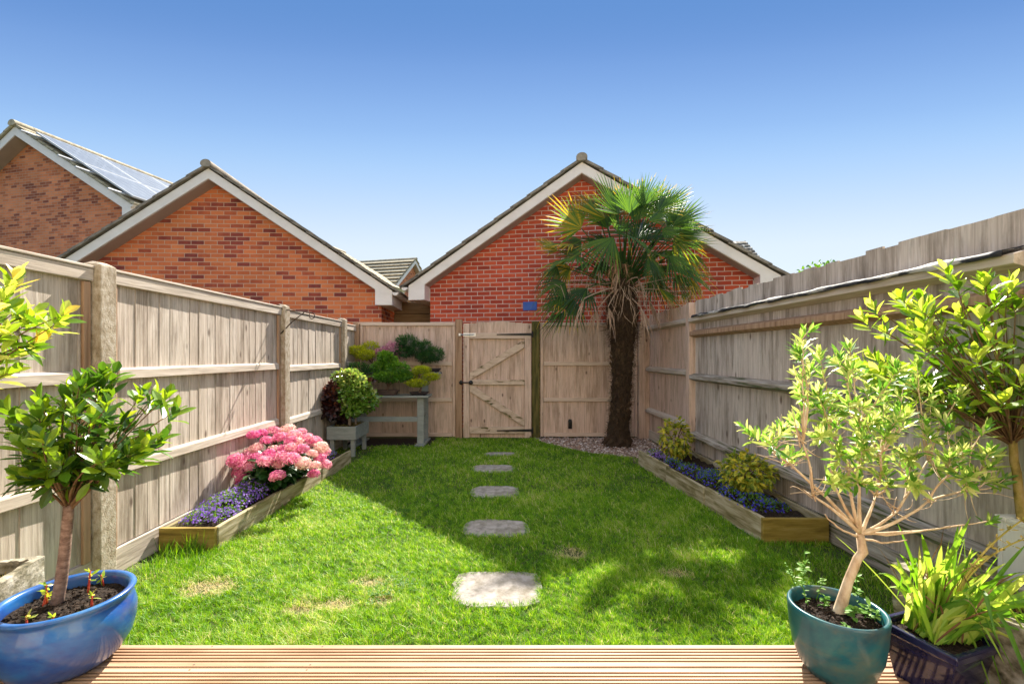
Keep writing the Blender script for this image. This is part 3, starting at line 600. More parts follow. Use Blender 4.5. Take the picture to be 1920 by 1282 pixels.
for x in (gx0-.03, gx0+.115):
    lathe(g, [(0, 0), (.028, .004), (.033, .02), (.02, .035), (0, .036)], (0, 0, 0), 14)
    g.v[-1] = np.stack([g.v[-1][:, 0]+x, YG-.058-g.v[-1][:, 2], g.v[-1][:, 1]+.865], 1)
box(g, gx0-.03, gx0+.1, YG-.08, YG-.068, .857, .873); LP(g, 'latch', M_BLACK, GA, smooth=True)

# ------------------------------------------------------------------ brick buildings with gables
def gable_house(name, label, cat, loc, rz, hw, wh, ze, za, L, brick, over=.25, bw=.17, boxh=.25, tile=None, group=None, gut=True, tstep=.33, tileth=.038, right_tiles=None, ridge_r=.09, lift=.018):
    T = thing(name, label, cat, loc, rz, group); tile = tile or M_TILE
    k = (za-ze)/hw                     # slope of the barge top edge
    ztop = lambda x: za-abs(x)*k
    g = G(); zb = lambda x: ztop(x)-bw-.01
    prism(g, [(-wh, 0, 0), (wh, 0, 0), (wh, 0, zb(wh)), (0, 0, zb(0)), (-wh, 0, zb(wh))], (0, .22, 0))
    for s in (-1, 1):
        x0, x1 = sorted((s*wh, s*(wh-.22))); box(g, x0, x1, .22, L, 0, zb(wh))
    g.obj('wall', brick, T)
    for s in (-1, 1):
        g = G(); y = -over-.02
        prism(g, [(0, y, za), (s*hw, y, ze), (s*hw, y, ze-bw*.9), (s*(hw-.28), y, ztop(hw-.28)-bw), (0, y, za-bw)][::s], (0, .02, 0))
        g.obj('bargeboard', M_UPVC, T)
        g = G(); prism(g, [(0, -over, za-bw+.002), (s*(hw-.27), -over, ztop(hw-.27)-bw+.002), (s*(hw-.27), -over, ztop(hw-.27)-bw-.012), (0, -over, za-bw-.012)][::s], (0, over-.001, 0)); g.obj('soffit', M_SOFF, T)
        # boxed eave
        g = G(); x0, x1 = sorted((s*(wh+.002), s*(hw-.001)))
        prism(g, [(s*(hw-.29), -over-.024, ze-boxh), (s*(hw+.001), -over-.024, ze-boxh), (s*(hw+.001), -over-.024, ze-.008), (s*(hw-.02), -over-.024, ztop(hw-.02)-.02), (s*(hw-.29), -over-.024, ztop(hw-.29)-bw-.001)][::s], (0, over+.02, 0)); box(g, x0, x1, 0, L, ze-boxh, ze-.02)
        g.obj('eave_box', M_UPVC, T)
        if gut:
            g = G(); xg = s*(hw+.062); an = np.linspace(math.pi, 2*math.pi, 9); pr = [(xg+.055*math.cos(a), -over-.06, ze-.035+.055*math.sin(a)) for a in an]; pr += [(xg+.048*math.cos(a), -over-.06, ze-.035+.048*math.sin(a)) for a in an[::-1]]
            prism(g, pr, (0, L+over, 0)); prism(g, pr[:9], (0, -.004, 0)); g.obj('gutter', M_UPVC, T)
        # tiled slope laid in overlapping courses
        g = G(); sl = math.hypot(hw+.08, (hw+.08)*k); n = int(sl/tstep)+1; ex = np.array([s, 0, -k])/math.hypot(1, k); nz = np.array([k*s, 0, 1])/math.hypot(1, k)
        top = np.array([0, 0, za+.02])
        for c in range(n):
            a = c*tstep; b = min((c+1)*tstep+.05, sl+.06); m = 1 if L > 30 else None
            yy = -over-.07
            if right_tiles and s > 0:
                cols_ = np.arange(yy, L, right_tiles)
            else: cols_ = [yy]
            for yc in cols_:
                ye = (yc+right_tiles-.004) if (right_tiles and s > 0) else L
                p = [top+ex*a+nz*0., top+ex*b+nz*lift]
                b4 = [(p[0][0], yc, p[0][2]), (p[1][0], yc, p[1][2]), (p[1][0], ye, p[1][2]), (p[0][0], ye, p[0][2])]
                t4 = [tuple(np.array(q)+nz*tileth) for q in b4]
                hexa(g, b4[::s] if s > 0 else b4[::-1], t4[::s] if s > 0 else t4[::-1], U(0, 1))
        rf = g.obj('roof', tile, T)
        if s < 0: continue
        g = G(); yr = -over-.1
        while yr < L:
            an = np.linspace(-.25, math.pi+.25, 12); o_ = [((ridge_r)*math.cos(a), yr, za+.055+ridge_r*.8*math.sin(a)) for a in an]
            prism(g, o_+[(-.06, yr, za-.0), (.06, yr, za-.0)], (0, .44, 0), U(0, 1)); yr += .445
        g.obj('ridge', tile, rf)
    return T
R_ = math.radians
GL = gable_house('brick_garage', 'orange brick garage gable with white bargeboards behind the left fence', 'garage', (-5.03, 8.02, 0), R_(2.5), 3.1, 2.86, 2.40, 4.46, 6.0, M_BRICKO, group='brick garages behind the back fence')
GRG = gable_house('brick_garage', 'red brick garage gable behind the gate and palm tree', 'garage', (1.33, 7.67, 0), R_(-10), 2.97, 2.67, 2.49, 4.42, 6.0, M_BRICKR, group='brick garages behind the back fence')
HS = gable_house('brick_house', 'large two-storey brick house at far left with solar panels on its roof', 'house', (-13.58, 13.1, 0), R_(-12.9), 4.1, 3.8, 5.21, 7.68, 16.0, M_BRICKF, over=.35, bw=.24, boxh=.42, tile=M_TILEY, tstep=.34, ridge_r=.14, tileth=.06)
# solar panels on the right-hand slope: local y along the ridge, v down the slope
k = (7.68-5.21)/4.1; ex = np.array([1, 0, -k])/math.hypot(1, k); nz = np.array([k, 0, 1])/math.hypot(1, k); top = np.array([0, 0, 7.70])
def ray_slope(px, py):
    Mx = Matrix.Translation((-13.58, 13.1, 0))@Matrix.Rotation(R_(-12.9), 4, 'Z'); Mi = Mx.inverted()
    o = np.array(Mi@Vector((0, 0, EYE))); d = np.array(Mi.to_3x3()@Vector(((px-943)/853, 1, (666-py)/853)))
    t = ((top+nz*.12-o)@nz)/(d@nz); p = o+d*t; return p[1], (p-top)@ex
pv0 = ray_slope(101, 264); pv1 = ray_slope(226, 367)
PV = (pv0, pv1, ray_slope(166, 313), ray_slope(179, 294), ray_slope(315, 341))
for pr in range(2):
    for pc in range(5):
        v0 = pv0[1]+.22+pr*(pv1[1]-pv0[1]-.22)/2; v1 = v0+(pv1[1]-pv0[1]-.22)/2-.04; y0 = min(pv0[0], pv1[0])+.30+pc*1.62; y1 = y0+1.58
        g = G(); q = [top+ex*v0, top+ex*v1, top+ex*v1, top+ex*v0]; ys = [y0, y0, y1, y1]
        b4 = [(a[0]+nz[0]*.17, y, a[2]+nz[2]*.17) for a, y in zip(q, ys)]; t4 = [(a[0]+nz[0]*.215, y, a[2]+nz[2]*.215) for a, y in zip(q, ys)]
        hexa(g, b4, t4); po = g.obj('solar_panel', M_ALU, HS)
        g = G(); ncol, nrow = 6, 5; va, vb = v0+.04, v1-.04; ya, yb = y0+.04, y1-.04
        for i in range(nrow):
            for j in range(ncol):
                a0 = va+(vb-va)*i/nrow+.008; a1 = va+(vb-va)*(i+1)/nrow-.008; c0 = ya+(yb-ya)*j/ncol+.008; c1 = ya+(yb-ya)*(j+1)/ncol-.008
                V = [top+ex*a0+nz*.219, top+ex*a1+nz*.219, top+ex*a1+nz*.219, top+ex*a0+nz*.219]; V = [(p[0], y, p[2]) for p, y in zip(V, (c0, c0, c1, c1))]
                g.add(V, np.array([[0, 1, 2, 3]]), U(0, 1))
        co = g.obj('solar_cell', M_SOLAR, po)
g = G()
v0, v1 = pv0[1]+.1, pv1[1]-.02; y0 = min(pv0[0], pv1[0])-.02
for v in (v0+.3, v0+(v1-v0)*.45, v0+(v1-v0)*.62, v1-.3):
    a = top+ex*v+nz*.125; tube(g, [(a[0], y0-.08, a[2]), (a[0], y0+8.2, a[2])], .03, 6)
g.obj('panel_rail', M_ALU, HS)
FH = gable_house('brick_house', 'small distant brick house with a striped tiled roof between the two garages', 'house', (-6.3+.26, 30, 0), R_(75), 4.4, 4.0, 4.2, 7.55, 9.0, M_BRICKF, over=.3, bw=.25, boxh=.4, tile=M_TILEY, gut=False, tstep=.46, tileth=.05, lift=.11, ridge_r=.12)
# corner of a tiled roof just showing beyond the red garage
TR = thing('tiled_roof_house', 'tiled roof corner with pale lichen spots showing past the red garage', 'house', (8.6, 15.4, 0), 0)
rp_ = [P(1340, 455, 15), P(1397, 454, 15), P(1437, 499, 13.6), P(1300, 520, 13.6)]
a, b, c, d = rp_
g = G(); box(g, d[0]+.3, c[0]-.35, 13.9, 20, 0, c[2]-.1); LP(g, 'wall', M_BRICKR, TR)
g = G(); nr = 9
for i in range(nr):
    u0, u1 = i/nr, (i+1)/nr+.02; l0 = a+(d-a)*u0; r0 = b+(c-b)*u0; l1 = a+(d-a)*u1; r1 = b+(c-b)*u1; nc = 16
    for j in range(nc):
        s0, s1 = j/nc, (j+.92)/nc; up = np.array([0, -.03, .04])
        q = [l0+(r0-l0)*s0, l0+(r0-l0)*s1, l1+(r1-l1)*s1+up, l1+(r1-l1)*s0+up]; hexa(g, [p-np.array([0, 0, .03]) for p in q], [p+np.array([0, 0, .03]) for p in q], U(0, 1))
pd = [b, b+np.array([0, 4, 0]), c+np.array([0, 7, 0]), c]; prism(g, pd, (0, 0, .05), .3); pd = [a, d, d+np.array([0, 7, 0]), a+np.array([0, 4, 0])]; prism(g, pd, (0, 0, .05), .3); box(g, a[0], b[0], 15, 19, a[2]-.05, a[2]+.02, .3)
LP(g, 'roof', pmat('spotted_roof_tile', [(.06, .05, .045), (.2, .18, .15), (.55, .52, .46)], scale=(9, 9, 9), ra=.8, rough=.9, bump=.3), TR)
# sleeper wall closing the gap between the garages
g = G()
for i in range(10):
    z0 = .0+i*.232; box(g, -2.12, -1.05, 8.85+.004*(i % 2), 8.97, z0, z0+.224, U(0, 1))
tag(g.obj('sleeper_wall', M_SLEEP, bevel=.008), 'stacked brown timber sleepers closing the gap between the garages', 'wall')
# small blue plate on the red garage
g = G(); box(g, -.0, .24, -.055, -.01, 0, .15); box(g, .006, .234, -.058, -.055, .006, .144); box(g, .05, .19, -.01, .02, .02, .13)
o = g.obj('wall_plate', M_BLUES, bevel=.003); c = P(985, 580, 7.62); o.location = (c[0]-.02, 7.88, c[2]-.0); o.rotation_euler = (0, 0, R_(-12)); tag(o, 'small blue rectangular plate on the red garage wall beside the palm', 'plate')
# leafy twigs beyond the right fence
for nm, lab, px, py, Y, rad in (('tree', 'treetop barely showing above the middle of the right fence', 1548, 500, 11.0, .5), ('shrub', 'shrub tip barely showing above the near part of the right fence', 1742, 458, 5.2, .13)):
    c = P(px, py, Y); T = thing(nm, lab, nm, (c[0], c[1], 0))
    g = G(); tube(g, [(c[0], c[1], 0), (c[0]+.05, c[1], c[2]*.5), (c[0], c[1], c[2])], [.09*rad*2, .06*rad*2, .02], 8); LP(g, 'trunk', M_BARK, T, smooth=True)
    g = G(); n = 900 if rad > .3 else 160; p = rdir(n)*U(.3, 1, n)[:, None]**.5*np.array([rad*1.6, rad, rad]); p[:, 2] -= rad*.75
    leaves(g, c+p+0., rdir(n)+np.array([0, 0, .4]), rdir(n)+np.array([0, 0, 1]), .09 if rad > .3 else .05, .05 if rad > .3 else .025, U(0, 1, n)); LP(g, 'crown', M_LEAFM, T)

#PART2
# ------------------------------------------------------------------ raised beds
def bed(name_label, pts_in, xf, y0, y1, zt, side):
    """timber edging: inner long side from pts_in[0] to pts_in[1], short front end, thin back board by the fence"""
    (xa, ya), (xb, yb) = pts_in
    T = thing('raised_bed', name_label, 'raised bed', ((xa+xf)/2, (ya+yb)/2, 0), group='low timber raised beds along the fences')
    th = .032*side; nseg = 3; 
    for i in range(nseg):
        u0, u1 = i/nseg, (i+1)/nseg-.002; j = (.006, -.006, .004)[i]; dz = (.0, -.008, .004)[i]
        p0 = (xa+(xb-xa)*u0+j, ya+(yb-ya)*u0); p1 = (xa+(xb-xa)*u1+j*.3, ya+(yb-ya)*u1)
        g = G(); b = [(p0[0], p0[1], -.02), (p0[0]-th, p0[1], -.02), (p1[0]-th, p1[1], -.02), (p1[0], p1[1], -.02)]
        b = b if side > 0 else b[::-1]
        hexa(g, b[::-1], [(p[0], p[1], zt+dz) for p in b[::-1]], U(0, 1)); LP(g, 'side_board', M_BEDW, T, bevel=.004)
    g = G(); x0, x1 = sorted((xf, xa-th)); box(g, x0-.001, x1+.03 if side > 0 else x1, ya-.032, ya-.001, -.02, zt+.002, .4)
    if side < 0: g = G(); box(g, x0-.03, x1, ya-.032, ya-.001, -.02, zt+.002, .4)
    LP(g, 'end_board', M_BEDF, T, bevel=.004)
    g = G(); x0, x1 = sorted((xf, xf+.028*side)); box(g, x0, x1, ya, yb, -.02, zt-.005, .8); LP(g, 'back_board', M_BEDW, T, bevel=.003)
    g = G(); n = 14; m = 50; V = []
    for i in range(m+1):
        u = i/m; y = ya+(yb-ya)*u; xi = xa+(xb-xa)*u-th
        for j in range(n+1): v = j/n; V.append((xf+.028*side+(xi-xf-.028*side)*v, y, zt-.045+.02*math.sin(v*9+u*31)*math.sin(u*57+v*5)+U(-.008, .008)))
    q = [[i*(n+1)+j, i*(n+1)+j+1, (i+1)*(n+1)+j+1, (i+1)*(n+1)+j] for i in range(m) for j in range(n)]
    g.add(V, np.array(q)); LP(g, 'soil', M_SOIL, T)
    return T
bed('raised timber bed beside the left fence, holding pink hydrangea', ((-1.88, 3.0), (-1.80, 5.4)), -2.245, 3.0, 5.4, .15, 1)
bed('raised timber bed beside the right fence, holding two yellow shrubs', ((1.765, 3.12), (1.58, 5.32)), 2.215, 3.1, 5.3, .17, -1)

# lobelia clumps
def lobelia(label, blobs, petal, nf, seed_h=.10):
    bx, by, bz = blobs[0][:3]
    T = thing('lobelia', label, 'flowering plant', (bx, by, 0), group='low blue and violet lobelia clumps')
    gf, gs = G(), G()
    for cx, cy, cz, rx, ry, rz in blobs:
        n = int(nf*rx*ry*400); d = rdir(n*2); d[:, 2] = np.abs(d[:, 2]); rr = U(.25, 1, n*2)**.4
        c = np.array([cx, cy, cz])+d*rr[:, None]*np.array([rx, ry, rz])
        leaves(gs, c, nrm(d+rdir(2*n)*.9), rdir(2*n), U(.012, .028, 2*n), U(.003, .007, 2*n), U(0, 1, 2*n), st=((.5, 1.),))
        m = int(n*(.55 if petal is M_BLUEF2 else .9)); d = rdir(m); d[:, 2] = np.abs(d[:, 2]); c = np.array([cx, cy, cz])+d*(U(.8, 1.12, m)**1)[:, None]*np.array([rx, ry, rz])+rdir(m)*.006
        nn = nrm(d+rdir(m)*.5+np.array([0, -.3, .3])); a = nrm(np.cross(nn, rdir(m))); b = np.cross(nn, a); r = U(0, 1, m)
        for k_ in range(5):
            th = k_*2*math.pi/5+.3; dd = a*math.cos(th)+b*math.sin(th)
            leaves(gf, c, nrm(dd+nn*.25), nn, U(.006, .010, m), U(.004, .0075, m), r, curl=.1, st=((.6, 1.),))
    LP(gs, 'foliage', M_LEAFM, T); LP(gf, 'flowers', petal, T)
    return T
lobelia('purple lobelia filling the near end of the left raised bed', [(-2.06, 3.4, .15, .15, .26, .11), (-2.02, 3.62, .16, .13, .18, .12), (-2.12, 3.2, .14, .10, .14, .06), (-1.99, 3.25, .13, .08, .14, .05)], M_BLUEF, 36)
lobelia('small dark purple lobelia at the far end of the left raised bed', [(-1.95, 5.05, .15, .09, .16, .09)], M_BLUEF, 24)
lobelia('vivid blue lobelia spilling over the near corner of the right raised bed', [(1.87, 3.36, .17, .12, .15, .09), (1.80, 3.6, .17, .07, .16, .07), (2.02, 3.4, .15, .10, .12, .05)], M_BLUEF2, 34)
lobelia('pale blue lobelia patch between the two yellow shrubs', [(1.83, 3.98, .17, .10, .2, .10), (1.80, 4.35, .16, .11, .22, .08), (1.76, 4.68, .15, .09, .16, .07), (1.97, 4.2, .15, .12, .2, .07)], M_BLUEF2, 26)
lobelia('purple lobelia squeezed at the far corner of the right raised bed', [(1.70, 5.08, .16, .08, .14, .08), (1.76, 4.92, .15, .07, .1, .06)], M_BLUEF, 30)

# hydrangea
HY = thing('hydrangea', 'bushy hydrangea with pink and cream mophead flowers in the left raised bed', 'shrub', (-2.0, 4.2, .12))
heads = [(460, 858, .2), (480, 840, .1), (505, 850, .0), (452, 888, -.1), (467, 875, -.1), (497, 865, -.15), (520, 872, -.1), (515, 845, .15), (500, 826, .2), (525, 820, .3), (545, 826, .2), (552, 815, .4), (575, 822, .4), (590, 828, .5), (606, 845, .5),
         (545, 838, .0), (565, 842, .1), (585, 850, .2), (600, 858, .3), (530, 857, -.1), (548, 860, -.2), (568, 868, -.2), (590, 872, 0), (520, 892, -.35), (447, 870, .1), (475, 815, .5), (490, 812, .5), (515, 808, .6), (540, 806, .6), (565, 810, .7), (455, 900, -.1), (440, 862, .2),
         (588, 888, .0), (610, 870, .3), (535, 843, .1), (483, 860, .0), (512, 858, -.05), (470, 848, .2), (556, 828, .25), (602, 838, .4)]
hc = []
for px, py, dy in heads:
    Y = 3.86+dy*.9; c = P(px, py, Y)
    while c[0] < -2.19: Y -= .05; c = P(px, py, Y)
    hc.append(c)
hm = []
for v in range(4):
    g = G(); n = 150; i = np.arange(n)+.5; ph = np.arccos(1-2*i/n*.86); th = math.pi*(1+5**.5)*i; d = np.stack([np.cos(th)*np.sin(ph), np.sin(th)*np.sin(ph), np.cos(ph)], 1)
    c = d*np.array([1, 1, .72])*(1+U(-.13, .10, n))[:, None]; nn = nrm(d+rdir(n)*.5); a = nrm(np.cross(nn, rdir(n))); b = np.cross(nn, a); r = U(0, 1, n)
    for k_ in range(4):
        dd = a*math.cos(k_*math.pi/2)+b*math.sin(k_*math.pi/2); leaves(g, c, nrm(dd+nn*.2), nn, U(.12, .18, n), U(.11, .15, n), r, curl=.2, st=((.45, 1.), (.8, .8)))
    lathe(g, [(0, -.4), (.5, -.3), (.72, 0), (.5, .42), (0, .5)], k=14, r=0.); hm.append(g)
g = G()
for c in hc:
    b = np.array([-2.05+U(-.1, .1), 4.25+U(-.2, .2), .12]); m = (b+c)/2+np.array([0, 0, .05]); tube(g, bez(b, m, c, 6), [.006, .006, .005, .005, .004, .004], 5)
LP(g, 'stems', M_LEAFD, HY, smooth=True)
g = G()
n = 800; p = rdir(n)*U(.2, 1, n)[:, None]**.5*np.array([.20, .46, .17])+np.array([-2.0, 4.1, .30]); p[:, 0] = np.maximum(p[:, 0], -2.22); p = p[p[:, 2] > .16]; n = len(p)
leaves(g, p, nrm(rdir(n)*np.array([1, 1, .4])+np.array([.3, -.5, .0])), rdir(n)*.5+np.array([0, 0, 1]), U(.07, .12, n), U(.045, .08, n), U(0, .8, n), curl=.25, st=((.2, .7), (.5, 1.), (.8, .65)))
LP(g, 'foliage', M_LEAFD, HY)
protos = []
for i, c in enumerate(hc):
    s_ = U(.048, .070)*(c[1]/4.1)**.5
    if i < 4: o = hm[i].obj('flower_head', M_PINK, HY); protos.append(o)
    else: o = protos[i % 4].copy(); COL.objects.link(o); o.parent = HY
    o.location = (c[0]+2.0, c[1]-4.2, c[2]-.12); o.scale = (s_, s_, s_); o.rotation_euler = (U(-.3, .4), U(-.3, .4), U(0, 6))

# variegated shrubs on the right
def varieg(label, c, rad, n):
    T = thing('variegated_shrub', label, 'shrub', (c[0], c[1], .13), group='yellow variegated shrubs in the right raised bed')
    g = G()
    for k_ in range(14): e = np.array(c)+rdir(1)[0]*np.array(rad)*.7; tube(g, bez((c[0], c[1], .12), (c[0], c[1], c[2]), e, 5), .004, 5)
    LP(g, 'stems', M_TWIG, T)
    g = G(); d = rdir(n); rr = U(.3, 1, n)**.45; p = np.array(c)+d*rr[:, None]*np.array(rad)*(1+.13*np.sin(d[:, :1]*9+d[:, 2:]*7)); p = p[p[:, 2] > .17]; n = len(p); d = nrm(p-np.array(c))
    leaves(g, p, nrm(d+rdir(n)*.7-np.array([0, 0, .15])), nrm(d*.5+np.array([0, 0, 1])+rdir(n)*.4), U(.04, .065, n), U(.026, .04, n), U(0, 1, n), curl=.35, st=((.3, .85), (.6, 1.)))
    LP(g, 'foliage', M_VAR, T)
varieg('tall yellow variegated shrub at the far end of the right raised bed', (1.90, 5.0, .36), (.17, .16, .22), 480)
varieg('low spreading yellow variegated shrub at the near end of the right raised bed', (1.99, 3.72, .33), (.19, .22, .14), 560)

# ------------------------------------------------------------------ palm
PT = thing('palm_tree', 'shaggy fan palm with a dark fibrous trunk in front of the back fence', 'palm tree', (1.66, 6.45, 0))
cb = np.array([1.64, 6.20, 2.22])
base_dy = lambda z: .25*(1-np.clip(z/2.2, 0, 1))**1.3
g = G(); k = 28; zz = np.linspace(0, 2.35, 60)
prof = np.interp(zz, [0, .12, .35, .9, 1.5, 1.75, 2.0, 2.25, 2.35], [.21, .16, .128, .12, .145, .19, .19, .13, .05])
an = np.linspace(0, 2*np.pi, k, endpoint=False); V = []
for i, (z, r) in enumerate(zip(zz, prof)):
    rr = r*(1+.10*np.sin(an*5+z*22)+.07*np.sin(an*9-z*37)+U(-.07, .07, k)); V.append(np.stack([cb[0]+rr*np.cos(an)+.03*math.sin(z*1.5)-.02, cb[1]+base_dy(z)+rr*np.sin(an), np.full(k, z)], 1))
i = np.arange(59)[:, None]*k; j = np.arange(k)[None]; jn = (j+1) % k
g.add(np.concatenate(V), np.stack([i+j, i+jn, i+k+jn, i+k+j], -1).reshape(-1, 4), U(0, .5, 59*k))
TRK = LP(g, 'trunk', M_PFIB, PT)
g = G(); n = 9000; z = U(.02, 2.3, n)**1; a = U(0, 6.283, n); r = np.interp(z, zz, prof)*U(.9, 1.08, n)
b = np.stack([cb[0]+r*np.cos(a)+.03*np.sin(z*1.5)-.02, cb[1]+base_dy(z)+r*np.sin(a), z], 1); out = np.stack([np.cos(a), np.sin(a), np.zeros(n)], 1)
leaves(g, b, nrm(out*U(.15, .9, n)[:, None]+np.array([0, 0, 1])*U(-1.3, .7, n)[:, None]+rdir(n)*.35), out, U(.03, .11, n)*np.interp(z, [0, 1.3, 1.7, 2.3], [.8, 1.1, 2.0, 1.6]), U(.002, .006, n), U(0, 1, n), curl=U(0, .8, n), st=((.5, 1.),))
for q in range(70):   # old leaf-base stubs
    z = U(.3, 2.0); a = U(math.pi, 2*math.pi) if q < 45 else U(0, 6.28); r = np.interp(z, zz, prof); o_ = np.array([math.cos(a), math.sin(a), 0]); b0 = np.array([cb[0]+r*.85*o_[0], cb[1]+base_dy(z)+r*.85*o_[1], z])
    e = b0+o_*U(.03, .06)+np.array([0, 0, U(.04, .09)]); tube(g, [b0, (b0+e)/2+o_*.01, e], [.02, .016, .011], 6, r=U(.6, 1.))
LP(g, 'trunk_fibre', M_PFIB, TRK)
def frond(hub, tip, dead=0., spread=2.1, nseg=34, droop=.25, fold=.3, nface=None, tint=0.):
    """fan leaf: petiole from the crown base to hub, blade axis hub->tip"""
    hub = np.array(hub, float); tip = np.array(tip, float); ax = tip-hub; L = np.linalg.norm(ax); ax /= L
    up = np.array([0, 0, 1.]) if nface is None else np.array(nface, float)
    if abs(ax@up) > .93: up = np.array([0, -1., .2])
    S = np.cross(ax, up); S /= np.linalg.norm(S); Nn = np.cross(S, ax)
    g = G(); st = cb+np.array([U(-.05, .05), U(-.05, .05), U(-.12, .08)]); mid = (st+hub)/2+np.array([0, 0, .08 if hub[2] > cb[2]-.1 else .05]); tube(g, bez(st, mid, hub, 8), np.linspace(.013, .006, 8), 6, r=.35 if dead < .5 else .6)
    th = np.linspace(-spread, spread, nseg); us = np.array([.02, .25, .48, .68, .85, 1.0]); dth = th[1]-th[0]
    for t in th:
        Ls = L*(1-.30*(abs(t)/spread)**2)*U(.8, 1.06); dr = U(.4, 2.2)*droop; r = np.clip(U(.12, .5)+tint, 0, 1)
        d0 = ax*math.cos(t)+S*math.sin(t); base = hub; lat = -ax*math.sin(t)+S*math.cos(t)
        rows = []; wm = L*.36*math.tan(dth/2)*1.05
        bend = U(.35, 1.)
        for u in us:
            c = base+d0*(Ls*u)-np.array([0, 0, 1])*(dr*L*max(0, u-.35)**2*1.4)-Nn*(.25*L*abs(math.sin(t/2))**2*u)
            if dead > .6: c = c+rdir(1)[0]*.018*u
            hw_ = min(Ls*u*math.tan(dth/2)*1.02, wm*(1-max(0, (u-.5)/.5)**1.3)) if u < 1 else 0.0008
            zig = Nn*hw_*fold*2.2
            rows += [c-lat*hw_-zig*.5, c+zig*.5, c+lat*hw_-zig*.5]
        m = len(us); Q = []; R = []
        for i in range(m-1):
            a = 3*i; Q += [[a, a+1, a+4, a+3], [a+1, a+2, a+5, a+4]]; rr = min(1, r+(.5 if (i == m-2 and bend > .8) else 0)+(.2*tint if i >= m-3 else 0)); R += [rr, rr]
        g.add(rows, [np.array(Q)], [np.array(R)])
    return LP(g, 'dead_frond' if dead > .5 else 'frond', M_PDEAD if dead > .5 else M_PALM, PT, **({'label': 'dry brown frond'} if dead > .5 else {}))
# hub px, hub py, tip px, tip py, depth offset of hub, of tip, droop, tint
FR_ = [((1158, 402), (1128, 330), .0, .1, .03, .12), ((1215, 410), (1268, 345), .1, .2, .05, .15), ((1188, 415), (1220, 360), -.1, .0, .05, .1),
       ((1090, 428), (1030, 382), -.1, -.15, .08, .35), ((1075, 458), (1003, 455), .0, -.05, .2, .38), ((1082, 480), (1005, 500), -.2, -.35, .3, .2),
       ((1150, 445), (1085, 505), -.35, -.6, .25, .15), ((1175, 440), (1240, 470), -.35, -.65, .4, .1), ((1240, 440), (1335, 418), .1, .15, .1, .2),
       ((1262, 450), (1330, 470), -.1, -.2, .45, .2), ((1255, 480), (1320, 520), -.2, -.4, .5, .1), ((1060, 530), (1000, 555), -.2, -.3, .4, .05),
       ((1075, 560), (1030, 610), -.25, -.35, .3, .05),  
       ((1265, 515), (1310, 560), -.1, -.1, .5, .1), ((1235, 540), (1290, 575), -.1, -.2, .3, .3), ((1120, 400), (1095, 370), .25, .4, .1, .2),
       ((1105, 490), (1060, 520), .3, .5, .3, .0), ((1200, 440), (1230, 400), .4, .6, .2, .0), ((1230, 500), (1260, 545), .3, .4, .4, .0),
       ((1125, 455), (1075, 440), .3, .5, .2, .0),   ((1278, 553), (1305, 560), .0, -.05, .2, .3), ((1045, 500), (1005, 540), .05, .0, .5, .05)]
FR_ += [((1170, 395), (1165, 345), .25, .35, .03, .15), ((1195, 400), (1245, 355), -.1, .0, .04, .2), ((1135, 410), (1065, 375), .1, .2, .05, .3), ((1250, 425), (1300, 385), .1, .1, .05, .15), ((1280, 465), (1345, 440), .2, .3, .15, .25),
        ((1045, 470), (1000, 440), .2, .3, .1, .3), ((1070, 500), (1010, 520), .1, .1, .3, .3), ((1050, 560), (1000, 590), .0, .0, .4, .15), ((1060, 585), (1005, 620), -.1, -.1, .3, .0), ((1100, 540), (1050, 580), -.3, -.45, .3, .0),
        ((1245, 470), (1300, 500), .0, -.1, .5, .15), ((1290, 480), (1330, 520), .1, .1, .6, .3), ((1215, 480), (1250, 540), -.35, -.5, .6, .1), ((1290, 520), (1325, 560), .1, .1, .5, .35), ((1090, 450), (1040, 470), .2, .3, .2, .1),
        ((1130, 490), (1100, 540), .2, .2, .4, .0), ((1170, 470), (1130, 520), .3, .3, .4, .0), ((1220, 520), (1270, 570), .25, .3, .4, .0),  ]
for q in range(7):
    an_ = U(-.2, 3.35)+(U(-.9, .3) if q > 15 else 0); rr_ = U(.45, .95); hx_, hz_ = 1165+118*rr_*math.cos(an_), 505-95*rr_*math.sin(an_); ln = U(55, 80)
    ta = an_+U(-.35, .35); FR_.append(((hx_, hz_), (hx_+ln*math.cos(ta), hz_-ln*math.sin(ta)+8), U(-.3, .5), U(-.4, .8), U(.05, .4), U(.0, .3)))
for hx_, hz_, tx_, tz_, Yh in ((1235, 395, 1290, 355, 5.75), (1205, 385, 1225, 335, 5.8), (1262, 420, 1325, 395, 5.7), (1240, 430, 1290, 440, 5.6), (1180, 400, 1180, 345, 5.7), (1285, 445, 1340, 425, 5.9), (1215, 415, 1270, 400, 5.6), (1240, 400, 1275, 350, 6.1), (1265, 425, 1305, 378, 6.0), (1255, 405, 1270, 360, 6.3), (1275, 430, 1300, 390, 6.2), (1225, 400, 1245, 345, 6.2), (1205, 395, 1205, 335, 6.1), (1260, 440, 1310, 400, 6.3), (1185, 400, 1205, 340, 6.3)): FR_.append(((hx_, hz_), (tx_, tz_), (Yh-6.08)/.8, (Yh-6.12)/.8, .08, .12))
for hub, tip, d0, d1, dr, ti in FR_:
    if hub[1] < 430: tip = (tip[0]+(tip[0]-hub[0])*.12, tip[1]-11-(hub[1]-tip[1])*.08)
    frond(P(*hub, 6.08+d0*.8), P(*tip, 6.02+d1*.8), droop=dr*.8, tint=ti*1.3, spread=U(.75, 1.4), nseg=18, nface=(U(-.4, .4), -U(.15, 1.), U(.25, .9)))
